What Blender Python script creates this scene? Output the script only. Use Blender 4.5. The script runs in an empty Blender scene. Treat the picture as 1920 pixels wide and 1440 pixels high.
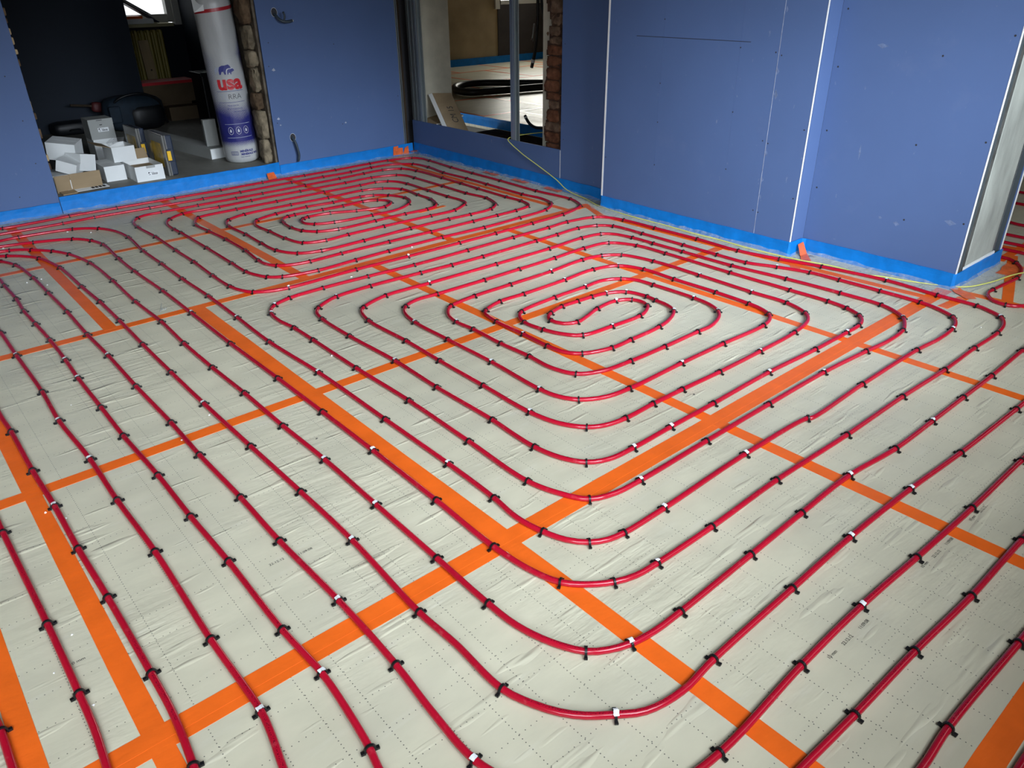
import bpy, bmesh, math, random
from mathutils import Vector, Matrix
PI = math.pi
random.seed(7)
sc = bpy.context.scene
col = sc.collection

# ---------------------------------------------------------------- camera, world, daylight, exposure
cam_d = bpy.data.cameras.new('camera'); cam_o = bpy.data.objects.new('camera', cam_d); col.objects.link(cam_o)
cam_d.sensor_width = 36.0; cam_d.lens = 26.664; cam_d.clip_start = 0.02; cam_d.clip_end = 60
CAM = [[0.756609, 0.316747, -0.572026, 0.0], [-0.653744, 0.349449, -0.671196, 0.0], [-0.012706, 0.881792, 0.471468, 1.44], [0.0, 0.0, 0.0, 1.0]]
cam_o.matrix_world = Matrix(CAM); sc.camera = cam_o
sc.view_settings.view_transform = 'Standard'; sc.view_settings.look = 'None'
sc.view_settings.gamma = 1.0; sc.view_settings.use_curve_mapping = False
sc.view_settings.exposure = 0.0
wd = bpy.data.worlds.new('overcast_sky'); sc.world = wd; wd.use_nodes = True
wd.node_tree.nodes['Background'].inputs[0].default_value = (0.93, 0.97, 1.0, 1)
wd.node_tree.nodes['Background'].inputs[1].default_value = 1.6

def window_light(name, loc, aim, sx, sy, power, spread, color=(0.95, 0.98, 1.0)):
    l = bpy.data.lights.new(name, 'AREA'); l.shape = 'RECTANGLE'; l.size = sx; l.size_y = sy
    l.energy = power; l.spread = math.radians(spread); l.color = color
    o = bpy.data.objects.new(name, l); col.objects.link(o); o.location = loc
    d = Vector(aim) - Vector(loc); o.rotation_euler = d.to_track_quat('-Z', 'Y').to_euler()
    return o
SKY = (0.86, 0.96, 1.08)
# (window x, target, power, spread): window daylight, plus added beams filling floor and walls
for wx, aim, power, spread in ((-0.75, (0.2, 2.2, -0.1), 14.0, 74),
        (0.95, (1.3, 1.8, -0.1), 12.6, 74),
        (2.75, (2.9, 1.8, -0.1), 6.6, 74),
        (-0.75, (0.0, 5.0, -0.35), 7.0, 36),
        (0.95, (1.2, 5.0, -0.35), 9.9, 36),
        (2.75, (2.9, 5.0, -0.35), 15.0, 36),
        (2.75, (4.1, 2.0, 0.5), 12.5, 50),
        (-0.75, (4.1, 2.2, 0.2), 11.5, 40)):
    window_light('daylight_window_fill', (wx, -0.47, 1.65), aim, 1.3, 1.35, power, spread, SKY)
window_light('fill_side_room', (5.9, -0.47, 1.6), (5.6, 2.4, 0.0), 1.3, 1.2, 1.5, 100, SKY)  # added fill lamp, no window is known in the side room
window_light('daylight_far_room', (10.4, 11.36, 1.6), (8.3, 9.3, 0.1), 1.8, .9, 34, 130, (1.0, 0.97, 0.86))

# ---------------------------------------------------------------- node helpers
class N:
    def __init__(s, nt, sock): s.nt = nt; s.k = sock
    def op(s, o, b=None, c=None):
        n = s.nt.nodes.new('ShaderNodeMath'); n.operation = o
        for i, v in enumerate((s, b, c)):
            if v is None: continue
            if isinstance(v, N): s.nt.links.new(v.k, n.inputs[i])
            else: n.inputs[i].default_value = v
        return N(s.nt, n.outputs[0])
    def __add__(s, b): return s.op('ADD', b)
    def __sub__(s, b): return s.op('SUBTRACT', b)
    def __mul__(s, b): return s.op('MULTIPLY', b)
    def __truediv__(s, b): return s.op('DIVIDE', b)
    def __neg__(s): return s.op('MULTIPLY', -1.0)
    def rsub(s, v): return s.op('MULTIPLY', -1.0).op('ADD', v)
    def lt(s, b): return s.op('LESS_THAN', b)
    def gt(s, b): return s.op('GREATER_THAN', b)
    def mod(s, b): return s.op('FLOORED_MODULO', b)
    def abs(s): return s.op('ABSOLUTE')
    def max(s, b): return s.op('MAXIMUM', b)
    def min(s, b): return s.op('MINIMUM', b)
    def clamp(s): return s.op('MAXIMUM', 0.0).op('MINIMUM', 1.0)

MATS = {}
def mat(name, color, rough=0.6, spec=0.5, metal=0.0, noise=None, bump=None, build=None, coat=0.0, space='obj'):
    """noise = (scale, amount, stretch xyz), bump = (scale, strength, distance, stretch)."""
    m = bpy.data.materials.new(name); m.use_nodes = True; MATS[name] = m
    nt = m.node_tree; b = nt.nodes['Principled BSDF']
    b.inputs['Base Color'].default_value = (*color, 1); b.inputs['Roughness'].default_value = rough
    b.inputs['Specular IOR Level'].default_value = spec; b.inputs['Metallic'].default_value = metal
    b.inputs['Coat Weight'].default_value = coat
    def coords(stretch=(1, 1, 1)):
        if space == 'world':
            g = nt.nodes.new('ShaderNodeNewGeometry'); src = g.outputs['Position']
        else:
            g = nt.nodes.new('ShaderNodeTexCoord'); src = g.outputs['Object']
        mp = nt.nodes.new('ShaderNodeMapping'); mp.inputs['Scale'].default_value = stretch
        nt.links.new(src, mp.inputs[0]); return mp.outputs[0]
    def nz(scale, stretch=(1, 1, 1), detail=4.0, rgh=0.55):
        n = nt.nodes.new('ShaderNodeTexNoise'); n.inputs['Scale'].default_value = scale
        n.inputs['Detail'].default_value = detail; n.inputs['Roughness'].default_value = rgh
        nt.links.new(coords(stretch), n.inputs['Vector']); return N(nt, n.outputs[0])
    def xyz(stretch=(1, 1, 1)):
        s = nt.nodes.new('ShaderNodeSeparateXYZ'); nt.links.new(coords(stretch), s.inputs[0])
        return [N(nt, s.outputs[i]) for i in range(3)]
    def mix(fac, a, c):
        x = nt.nodes.new('ShaderNodeMix'); x.data_type = 'RGBA'
        if isinstance(fac, N): nt.links.new(fac.k, x.inputs[0])
        else: x.inputs[0].default_value = fac
        for i, v in ((6, a), (7, c)):
            if isinstance(v, tuple): x.inputs[i].default_value = (*v, 1)
            else: nt.links.new(v, x.inputs[i])
        return x.outputs[2]
    cur = color
    if noise:
        s, amt, st = (*noise, (1, 1, 1))[:3]
        f = ((nz(s, st) - 0.32) / 0.36).clamp()
        cur = mix(f, tuple(c * (1 - amt) for c in color), tuple(min(1, c * (1 + amt * 0.6)) for c in color))
        nt.links.new(cur, b.inputs['Base Color'])
    hgt = None
    if bump:
        s, stg, dist, st = (*bump, (1, 1, 1))[:4]
        bn = nt.nodes.new('ShaderNodeBump'); bn.inputs['Strength'].default_value = stg; bn.inputs['Distance'].default_value = dist
        hgt = nz(s, st); nt.links.new(hgt.k, bn.inputs['Height']); nt.links.new(bn.outputs[0], b.inputs['Normal'])
    if build: build(dict(nt=nt, b=b, nz=nz, xyz=xyz, mix=mix, cur=cur, coords=coords))
    return m

# ---------------------------------------------------------------- mesh helpers
class MB:
    def __init__(s): s.v = []; s.f = []; s.uv = {}
    def add(s, vs, fs):
        o = len(s.v); s.v += [tuple(v) for v in vs]; s.f += [tuple(i + o for i in f) for f in fs]; return s
    def box(s, x0, y0, z0, x1, y1, z1):
        return s.add([(x0, y0, z0), (x1, y0, z0), (x1, y1, z0), (x0, y1, z0), (x0, y0, z1), (x1, y0, z1), (x1, y1, z1), (x0, y1, z1)],
                     [(0, 3, 2, 1), (4, 5, 6, 7), (0, 1, 5, 4), (1, 2, 6, 5), (2, 3, 7, 6), (3, 0, 4, 7)])
    def obox(s, o, a, b, c):
        o, a, b, c = Vector(o), Vector(a), Vector(b), Vector(c)
        if a.cross(b).dot(c) < 0: a, b = b, a
        vs = [o, o + a, o + a + b, o + b, o + c, o + a + c, o + a + b + c, o + b + c]
        return s.add(vs, [(0, 3, 2, 1), (4, 5, 6, 7), (0, 1, 5, 4), (1, 2, 6, 5), (2, 3, 7, 6), (3, 0, 4, 7)])
    def prism(s, poly, axis, lo, hi):
        """extrude a polygon: axis 0/1/2 is the extrusion axis, poly in the other two (in xyz order)."""
        def p(q, t):
            r = list(q); r.insert(axis, t); return tuple(r)
        n = len(poly); vs = [p(q, lo) for q in poly] + [p(q, hi) for q in poly]
        fs = [tuple(range(n))[::-1], tuple(range(n, 2 * n))] + [(i, (i + 1) % n, n + (i + 1) % n, n + i) for i in range(n)]
        return s.add(vs, fs)
    def tube(s, pts, r, n=8, cap=True):
        P = [Vector(p) for p in pts]; R = r if isinstance(r, (list, tuple)) else [r] * len(P)
        rings = []; up = Vector((0, 0, 1))
        side = None
        for i, p in enumerate(P):
            t = (P[min(i + 1, len(P) - 1)] - P[max(i - 1, 0)]).normalized()
            if side is None:
                side = t.cross(up)
                if side.length < 1e-3: side = t.cross(Vector((1, 0, 0)))
            else:
                side = side - t * side.dot(t)
            side.normalize(); w = side.cross(t)
            rings.append([p + (side * math.cos(2 * PI * k / n) + w * math.sin(2 * PI * k / n)) * R[i] for k in range(n)])
        o = len(s.v)
        for rg in rings: s.v += [tuple(q) for q in rg]
        for i in range(len(P) - 1):
            for k in range(n):
                a = o + i * n + k; b2 = o + i * n + (k + 1) % n
                s.f.append((a, b2, b2 + n, a + n))
        if cap:
            s.f.append(tuple(o + k for k in range(n))[::-1]); s.f.append(tuple(o + (len(P) - 1) * n + k for k in range(n)))
        return s
    def lathe(s, prof, n=24, c=(0, 0)):
        o = len(s.v)
        for r, z in prof:
            for k in range(n): s.v.append((c[0] + r * math.cos(2 * PI * k / n), c[1] + r * math.sin(2 * PI * k / n), z))
        for i in range(len(prof) - 1):
            for k in range(n):
                a = o + i * n + k; b2 = o + i * n + (k + 1) % n
                s.f.append((a, b2, b2 + n, a + n))
        return s
    def disc(s, c, nrm, r, n=10):
        nrm = Vector(nrm).normalized(); a = nrm.orthogonal().normalized(); b2 = nrm.cross(a)
        return s.add([Vector(c) + (a * math.cos(2 * PI * k / n) + b2 * math.sin(2 * PI * k / n)) * r for k in range(n)], [tuple(range(n))])
    def xf(s, M):
        s.v = [tuple(M @ Vector(v)) for v in s.v]; return s
    def mesh(s, name, smooth=False):
        me = bpy.data.meshes.new(name); me.from_pydata(s.v, [], s.f); me.update()
        if smooth: me.polygons.foreach_set('use_smooth', [True] * len(me.polygons))
        return me
def obj(name, mb, m, parent=None, smooth=False, bevel=0, loc=None, auto=False):
    me = mb if isinstance(mb, bpy.types.Mesh) else mb.mesh(name, smooth)
    if m is not None and not me.materials: me.materials.append(MATS[m] if isinstance(m, str) else m)
    o = bpy.data.objects.new(name, me); col.objects.link(o)
    if bevel:
        md = o.modifiers.new('bevel', 'BEVEL'); md.width = bevel; md.segments = 2; md.limit_method = 'ANGLE'
    if parent is not None: o.parent = parent
    if loc: o.location = loc
    return o
def tag(o, label, cat, group=None):
    o['label'] = label; o['category'] = cat
    if group: o['group'] = group
    return o
def thing(name, label, cat, loc=(0, 0, 0), rot=(0, 0, 0), group=None):
    o = bpy.data.objects.new(name, None); col.objects.link(o); o.location = loc; o.rotation_euler = rot; o.empty_display_size = 0.05
    return tag(o, label, cat, group)
def struct(name, mb, m, parent=None, **k):
    o = obj(name, mb, m, parent, **k)
    if parent is None: o['kind'] = 'structure'
    return o
def spline(pts, step=0.02):
    """centripetal Catmull-Rom through 3-D points, resampled."""
    P = [Vector(p) for p in pts]; P = [P[0] * 2 - P[1]] + P + [P[-1] * 2 - P[-2]]; out = []
    for i in range(1, len(P) - 2):
        p0, p1, p2, p3 = P[i - 1:i + 3]
        t0 = 0.0; t1 = t0 + max(1e-4, (p1 - p0).length) ** .5; t2 = t1 + max(1e-4, (p2 - p1).length) ** .5; t3 = t2 + max(1e-4, (p3 - p2).length) ** .5
        n = max(1, int((p2 - p1).length / step))
        for k in range(n):
            t = t1 + (t2 - t1) * k / n
            a1 = p0 * ((t1 - t) / (t1 - t0)) + p1 * ((t - t0) / (t1 - t0)); a2 = p1 * ((t2 - t) / (t2 - t1)) + p2 * ((t - t1) / (t2 - t1)); a3 = p2 * ((t3 - t) / (t3 - t2)) + p3 * ((t - t2) / (t3 - t2))
            b1 = a1 * ((t2 - t) / (t2 - t0)) + a2 * ((t - t0) / (t2 - t0)); b2 = a2 * ((t3 - t) / (t3 - t1)) + a3 * ((t - t1) / (t3 - t1))
            out.append(b1 * ((t2 - t) / (t2 - t1)) + b2 * ((t - t1) / (t2 - t1)))
    out.append(P[-2]); return out
def text_mb(body, size, weight=0.0, extrude=0.0, align='LEFT', spacing=1.0):
    c = bpy.data.curves.new('lettering', 'FONT'); c.body = body; c.size = size; c.offset = weight; c.extrude = extrude; c.align_x = align; c.space_character = spacing; c.resolution_u = 3
    o = bpy.data.objects.new('lettering', c); col.objects.link(o)
    dg = bpy.context.evaluated_depsgraph_get(); me = o.evaluated_get(dg).to_mesh()
    mb = MB().add([v.co[:] for v in me.vertices], [tuple(p.vertices) for p in me.polygons])
    o.evaluated_get(dg).to_mesh_clear(); bpy.data.objects.remove(o); bpy.data.curves.remove(c); return mb
def nrand(a, b): return random.uniform(a, b)

# ---------------------------------------------------------------- materials
def foil_build(k):
    nt, b = k['nt'], k['b']; x, y, z = k['xyz']()
    def rows(u, v, off, step, r, per=0.1):
        d = ((u - off + per / 2).mod(per) - per / 2).abs(); e = (v.mod(step) - step / 2).abs()
        return (d * d + e * e).lt(r * r)
    dots = rows(x, y, 0.0072, 0.0112, 0.00145).max(rows(y, x, 0.0245, 0.0167, 0.00135))
    stain = ((k['nz'](2.2, (1, 1, 1)) - 0.5) * 2.6).clamp()
    c = k['mix'](stain * 0.55, k['cur'], (0.47, 0.455, 0.37))
    streak = ((k['nz'](26, (0.16, 1, 1), 3) - 0.60) * 6.0).clamp()
    c = k['mix'](streak * 0.16, c, (0.76, 0.75, 0.68))
    c = k['mix'](dots * 0.88, c, (0.03, 0.03, 0.03)); nt.links.new(c, b.inputs['Base Color'])
    # wrinkles of the foil: fine ripples in patches and a few longer creases
    patch = ((k['nz'](1.7, (1, 1, 1), 2) - 0.46) * 7.0).clamp() * 0.8 + 0.2
    fine = k['nz'](38, (0.22, 1.0, 1), 3) * patch
    crease = ((k['nz'](11, (0.30, 1.9, 1), 2) - 0.61) * 7.0).clamp() * 0.75
    bn = nt.nodes.new('ShaderNodeBump'); bn.inputs['Strength'].default_value = 0.5; bn.inputs['Distance'].default_value = 0.008
    nt.links.new((fine + crease).k, bn.inputs['Height']); nt.links.new(bn.outputs[0], b.inputs['Normal'])
    r = k['nz'](5, (1, 1, 1)) * 0.22 + 0.27; nt.links.new(r.k, b.inputs['Roughness'])
mat('foil', (0.585, 0.552, 0.412), 0.38, 0.45, noise=(7, 0.10, (0.5, 1, 1)), build=foil_build, space='world')
def pipe_build(k):
    nt, b = k['nt'], k['b']
    uv = nt.nodes.new('ShaderNodeUVMap'); s = nt.nodes.new('ShaderNodeSeparateXYZ'); nt.links.new(uv.outputs[0], s.inputs[0])
    u, v = N(nt, s.outputs[0]), N(nt, s.outputs[1])
    n = nt.nodes.new('ShaderNodeTexNoise'); n.inputs['Scale'].default_value = 1.0; n.inputs['Detail'].default_value = 1.0
    cb = nt.nodes.new('ShaderNodeCombineXYZ'); nt.links.new((u * 260.0).k, cb.inputs[0]); nt.links.new((v * 24.0).k, cb.inputs[1]); nt.links.new(cb.outputs[0], n.inputs['Vector'])
    print_ = N(nt, n.outputs[0]).gt(0.57) * (v - 0.24).abs().lt(0.045) * (u + 0.31).mod(1.0).lt(0.34)
    scuff = ((k['nz'](40, (1, 1, 1)) - 0.62) * 5).clamp() * 0.25
    c = k['mix'](scuff, k['cur'], (0.62, 0.20, 0.22)); c = k['mix'](print_ * 0.8, c, (0.05, 0.003, 0.01)); nt.links.new(c, b.inputs['Base Color'])
mat('pipe_red', (0.43, 0.005, 0.023), 0.17, 0.5, noise=(3, 0.12), build=pipe_build)
mat('clip_black', (0.006, 0.006, 0.007), 0.42, 0.4)
mat('scrap_white', (0.82, 0.83, 0.84), 0.4, 0.5, noise=(300, 0.12))
mat('tape_orange', (0.84, 0.14, 0.014), 0.30, 0.4, noise=(9, 0.10), bump=(60, 0.25, 0.004, (0.3, 1, 1)), space='world')
mat('tape_orange_sheer', (0.78, 0.14, 0.035), 0.3, 0.5, noise=(30, 0.2), bump=(60, 0.5, 0.006))
mat('slab_dark', (0.10, 0.10, 0.09), 0.8)
def board_build(k):
    nt, b = k['nt'], k['b']
    f = ((k['nz'](3.0, (1, 1, 1), 5, 0.65) - 0.60) * 3.5).clamp()
    c = k['mix'](f * 0.22, k['cur'], (0.19, 0.22, 0.34))
    g = ((k['nz'](42, (1, 1, 0.5), 2) - 0.72) * 9).clamp(); c = k['mix'](g * 0.5, c, (0.26, 0.29, 0.38)); nt.links.new(c, b.inputs['Base Color'])
mat('board_blue', (0.080, 0.133, 0.285), 0.62, 0.3, noise=(1.3, 0.06), build=board_build, space='world')
mat('gypsum_edge', (0.78, 0.78, 0.76), 0.7, 0.3)
mat('smear', (0.13, 0.18, 0.32), 0.7, noise=(60, 0.3))
mat('board_line', (0.075, 0.125, 0.28), 0.7)
mat('mortar_brown', (0.085, 0.05, 0.034), 0.95, 0.15, noise=(20, 0.5), bump=(28, 1.0, 0.012))
mat('brick_dull', (0.20, 0.13, 0.085), 0.9, 0.2, noise=(18, 0.5), bump=(45, 0.9, 0.008))
mat('filler', (0.40, 0.43, 0.52), 0.7, noise=(40, 0.3))
mat('strip_blue', (0.003, 0.18, 0.57), 0.5, 0.25, noise=(14, 0.14), bump=(22, 0.5, 0.006), space='world')
mat('steel_dark', (0.11, 0.13, 0.14), 0.45, 0.4, metal=0.5)
mat('steel', (0.36, 0.40, 0.41), 0.38, 0.5, metal=0.75, noise=(12, 0.1, (1, 1, 0.15)))
mat('concrete', (0.35, 0.365, 0.325), 0.8, 0.3, noise=(6, 0.32, (1, 1, 0.4)), bump=(30, 0.5, 0.006))
mat('concrete_dark', (0.085, 0.085, 0.078), 0.9, 0.2, noise=(16, 0.4), bump=(50, 0.8, 0.008))
mat('plaster', (0.50, 0.47, 0.37), 0.85, 0.2, noise=(5, 0.18), bump=(40, 0.3, 0.004))
mat('plaster_old', (0.34, 0.27, 0.17), 0.9, 0.2, noise=(2.2, 0.22), bump=(25, 0.3, 0.004))
mat('brick', (0.20, 0.085, 0.045), 0.9, 0.2, noise=(18, 0.5), bump=(45, 0.9, 0.008))
mat('mortar', (0.15, 0.125, 0.095), 0.95, 0.15, noise=(12, 0.45), bump=(28, 1.0, 0.012))
mat('stone_pale', (0.24, 0.195, 0.13), 0.9, 0.2, noise=(14, 0.55), bump=(30, 1.0, 0.012))
mat('stone_brown', (0.13, 0.085, 0.05), 0.9, 0.2, noise=(14, 0.6), bump=(30, 1.0, 0.012))
mat('carton_white', (0.74, 0.76, 0.75), 0.6, 0.3, noise=(5, 0.05))
mat('carton_shade', (0.12, 0.085, 0.05), 0.8, 0.2, noise=(8, 0.14))  # darker copy of carton_brown, the storeroom shade put into the colour
mat('handle_red', (0.07, 0.008, 0.008), 0.6)
mat('carton_grey', (0.36, 0.37, 0.35), 0.65, 0.3, noise=(5, 0.06))
mat('carton_brown', (0.32, 0.235, 0.14), 0.8, 0.2, noise=(8, 0.14, (0.3, 1, 1)))
mat('ink_black', (0.02, 0.02, 0.025), 0.6)
mat('paper_white', (0.80, 0.82, 0.82), 0.6)
mat('plastic_black', (0.006, 0.007, 0.009), 0.45, 0.4, noise=(20, 0.2))
mat('plastic_navy', (0.012, 0.022, 0.045), 0.5)
mat('plastic_smoke', (0.17, 0.17, 0.16), 0.25, 0.5)
mat('plastic_yellow', (0.85, 0.50, 0.02), 0.4)
mat('print_ochre', (0.42, 0.28, 0.03), 0.4, noise=(14, 0.5))
mat('print_red', (0.55, 0.02, 0.03), 0.45)
mat('print_navy', (0.03, 0.035, 0.20), 0.45)
mat('print_pale', (0.36, 0.39, 0.48), 0.45)
mat('print_white', (0.62, 0.63, 0.66), 0.45)
mat('bag_blue', (0.005, 0.016, 0.030), 0.8, noise=(15, 0.3))
mat('cable_grey', (0.035, 0.05, 0.065), 0.5)
mat('cable_black', (0.010, 0.011, 0.012), 0.45)
mat('wire_yellow', (0.62, 0.62, 0.14), 0.45)
mat('timber', (0.42, 0.31, 0.17), 0.75, 0.2, noise=(9, 0.3, (1, 1, 0.1)))
mat('timber_dark', (0.045, 0.033, 0.023), 0.9, 0.1, noise=(9, 0.4, (1, 1, 0.2)))
mat('radiator', (0.34, 0.28, 0.05), 0.5)
mat('frame_white', (0.52, 0.52, 0.48), 0.5)
mat('sill_cream', (0.46, 0.42, 0.24), 0.6)
mat('ceiling_grey', (0.10, 0.10, 0.10), 0.9)
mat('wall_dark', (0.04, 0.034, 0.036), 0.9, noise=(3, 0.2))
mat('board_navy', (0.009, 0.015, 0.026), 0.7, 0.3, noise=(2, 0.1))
mat('dust_floor', (0.22, 0.215, 0.185), 0.6, 0.4, noise=(3, 0.42, (1, 0.35, 1)), bump=(20, 0.5, 0.01, (1, 0.3, 1)))
mat('debris', (0.85, 0.85, 0.84), 0.7)
mat('crumb_dark', (0.05, 0.045, 0.04), 0.8)
def film_mat():
    m = bpy.data.materials.new('film'); m.use_nodes = True; MATS['film'] = m; nt = m.node_tree; b = nt.nodes['Principled BSDF']
    b.inputs['Base Color'].default_value = (0.58, 0.59, 0.58, 1); b.inputs['Roughness'].default_value = 0.28
    tc = nt.nodes.new('ShaderNodeNewGeometry'); n = nt.nodes.new('ShaderNodeTexNoise'); n.inputs['Scale'].default_value = 28; n.inputs['Detail'].default_value = 5
    nt.links.new(tc.outputs['Position'], n.inputs['Vector'])
    r = nt.nodes.new('ShaderNodeMapRange'); r.inputs[1].default_value = 0.3; r.inputs[2].default_value = 0.75; r.inputs[3].default_value = 0.10; r.inputs[4].default_value = 0.48
    nt.links.new(n.outputs[0], r.inputs[0]); nt.links.new(r.outputs[0], b.inputs['Alpha'])
    bp = nt.nodes.new('ShaderNodeBump'); bp.inputs['Strength'].default_value = 0.8; bp.inputs['Distance'].default_value = 0.01
    nt.links.new(n.outputs[0], bp.inputs['Height']); nt.links.new(bp.outputs[0], b.inputs['Normal'])
film_mat()
def glass_mat():
    m = bpy.data.materials.new('glass'); m.use_nodes = True; MATS['glass'] = m; b = m.node_tree.nodes['Principled BSDF']
    b.inputs['Transmission Weight'].default_value = 1.0; b.inputs['Roughness'].default_value = 0.0; b.inputs['IOR'].default_value = 1.02
glass_mat()

# ================================================================ THE SETTING
# ---- floor: foil-faced insulation boards 1.0 x 1.21 m, seams closed with orange tape
floor = struct('floor', MB().box(-1.4, -0.6, -0.09, 7.6, 6.2, -0.031), 'slab_dark')
YJ = [-0.55, 0.12, 1.316, 2.519, 3.734, 4.967, 6.2]
XF = [-1.35, -0.9, 0.112, 1.105, 2.10, 3.118, 4.12, 5.12, 6.12, 7.5]
XB = [-1.35, -0.3, 0.70, 1.712, 2.72, 3.73, 4.19]
def panel(x0, y0, x1, y1):
    g = 0.0012
    obj('insulation_panel', MB().box(x0 + g, y0 + g, -0.03, x1 - g, y1 - g, 0.0), 'foil', floor)
for j in range(6):
    xs = XB if j >= 4 else XF
    for i in range(len(xs) - 1): panel(xs[i], YJ[j], xs[i + 1], YJ[j + 1])
def tape(x0, y0, x1, y1, w=0.05, z=0.0007, parent=floor, m='tape_orange', name='seam_tape', wob=0.0012):
    a, b = Vector((x0, y0)), Vector((x1, y1)); d = (b - a); L = d.length; d.normalize(); n = Vector((-d.y, d.x)) * w / 2
    k = max(2, int(L / 0.25)); mb = MB()
    for i in range(k + 1):
        p = a + d * L * i / k; e1 = n * (1 + nrand(-1, 1) * wob / w * 2); e2 = n * (1 + nrand(-1, 1) * wob / w * 2)
        mb.v += [(*(p + e1), 0), (*(p - e2), 0), (*(p + e1), z), (*(p - e2), z)]
    for i in range(k):
        o = 4 * i
        mb.f += [(o + 2, o + 3, o + 7, o + 6), (o, o + 2, o + 6, o + 4), (o + 3, o + 1, o + 5, o + 7)]
    mb.f += [(0, 1, 3, 2), (4 * k, 4 * k + 2, 4 * k + 3, 4 * k + 1)]
    return obj(name, mb, m, parent)
tape(-1.3, 1.318, 4.07, 1.322, 0.052); tape(-1.3, 1.342, 4.07, 1.347, 0.046, 0.0013)
tape(-1.3, 2.517, 3.82, 2.521, 0.056); tape(-1.3, 3.734, 3.90, 3.734, 0.056); tape(-1.3, 4.967, 3.74, 4.967, 0.05)
tape(0.9, 0.135, 7.4, 0.135, 0.056); tape(4.75, 1.32, 7.5, 1.32, 0.05); tape(4.75, 2.52, 7.5, 2.52, 0.05); tape(6.12, -.5, 6.12, 3.55, .05, .0010); tape(4.12, -.5, 4.12, .9, .05, .0010)
for x, y0, y1, w in ((0.70, 3.74, 6.0, .06), (1.712, 3.74, 6.1, .058), (2.72, 3.74, 6.1, .056), (3.73, 3.76, 6.1, .05),
                     (0.115, -0.5, 3.70, .05), (1.102, -0.5, 1.31, .056), (1.104, 1.36, 3.72, .068), (2.105, -0.5, 3.73, .054), (3.12, -0.5, 3.73, .05), (-0.103, -0.5, 2.2, .05)):
    tape(x, y0, x, y1, w, 0.0010)
tape(3.82, 2.45, 3.80, 3.50, .05, .0011); tape(3.90, 1.30, 3.83, 2.45, .05, .0011); tape(3.80, 3.50, 3.93, 3.78, .05, .0012); tape(4.12, 0.9, 4.10, 1.25, .05, .0011); tape(4.1, 1.05, 4.9, 1.30, .05, .0012)
tape(4.08, 0.92, 5.5, 0.55, .05, .0013); tape(5.0, 1.7, 5.2, 0.2, .05, .0011)
# short stray tape pieces on the boards
tape(2.93, 4.42, 3.17, 4.44, .035, .0015); tape(3.82, 1.24, 4.02, 1.22, .05, .0015); tape(3.93, 2.12, 3.80, 2.02, .05, .0016)
for body, x, y in [('22.12.12', 1.4633, 0.4867), ('11:09:08', 1.5421, 0.4854), ('10 mm', 1.3977, 0.4879), ('22.12.12', 1.9457, 0.4792), ('11:09:08', 2.0276, 0.4787), ('10 mm', 1.8811, 0.4816), ('22.12.12', 2.2555, 0.4751), ('10 mm', 2.1914, 0.4776), ('22.12.12', 0.5389, 1.6867), ('11:09:08', 0.6201, 1.6738), ('10 mm', 0.0225, 1.6758)]:
    t = text_mb(body, 0.013, 0.0).xf(Matrix.Translation((x, y, 0.0009))); obj('printed_text', t, 'ink_black', floor)

def rock(x0, y0, z0, x1, y1, z1, j):
    mb = MB(); n = 4; idx = {}
    def vid(i, k, m):
        q = (i, k, m)
        if q not in idx:
            idx[q] = len(mb.v); e = sum(1 for t in q if t in (0, n)) - 1; s = .10 * e
            f = [(t / n - .5) * (1 - s) + .5 for t in q]
            mb.v.append((x0 + (x1 - x0) * f[0] + nrand(-j, j), y0 + (y1 - y0) * f[1] + nrand(-j, j), z0 + (z1 - z0) * f[2] + nrand(-j, j) * .7))
        return idx[q]
    for a in range(n):
        for b in range(n):
            for c in (0, n):
                s = 1 if c else -1
                for q in ([(c, a, b), (c, a + 1, b), (c, a + 1, b + 1), (c, a, b + 1)], [(a, c, b), (a, c, b + 1), (a + 1, c, b + 1), (a + 1, c, b)], [(a, b, c), (a + 1, b, c), (a + 1, b + 1, c), (a, b + 1, c)]):
                    mb.f.append(tuple(vid(*t) for t in q[::s]))
    return mb
chalk = MB()
for line in [[(0.9917, 3.9095), (0.9687, 3.8542), (0.9463, 3.8004), (0.9603, 3.8226), (0.9736, 3.8458)], [(0.9763, 3.8473), (0.9634, 3.8157), (0.9713, 3.8164), (0.9819, 3.8381), (0.9729, 3.8148), (0.981, 3.8192), (0.9905, 3.8342)]]: chalk.tube(spline([(x, y, .0008) for x, y in line], .01), .0016, 5)
obj('chalk_mark', chalk, 'carton_grey', floor)
# ---- walls
def board(parent, mb, m='board_blue', name='plasterboard'): return obj(name, mb, m, parent)
def screws(parent, pts, nrm, r=0.0042):
    for p in pts:
        q = Vector(p) + Vector(nrm) * 0.0008
        obj('screw_head', MB().disc(q, nrm, r, 8), 'ink_black', parent)
wb = struct('wall_back', MB().box(-1.4, 6.1845, -0.09, 1.05, 6.32, 2.6).box(2.74, 6.1845, -0.09, 3.99, 6.50, 2.6).box(1.05, 6.1845, 2.15, 2.74, 6.5, 2.6), 'mortar')
board(wb, MB().box(-1.39, 6.17, 0.004, 0.36, 6.1825, 2.55)); board(wb, MB().box(0.362, 6.17, 0.004, 1.061, 6.1825, 2.55))
board(wb, MB().box(2.737, 6.17, 0.004, 3.985, 6.1825, 2.55)); board(wb, MB().box(1.062, 6.17, 2.15, 2.736, 6.1825, 2.55))
screws(wb, [(0.985, 6.17, z) for z in (1.14, .64, .36)] + [(0.83, 6.17, .155), (.62, 6.17, .66), (.96, 6.17, .92)] + [(3.37, 6.17, .98), (3.37, 6.17, .345), (3.955, 6.17, .52), (2.80, 6.17, 1.02), (2.775, 6.17, .42), (2.775, 6.17, .85)], (0, -1, 0))
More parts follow.
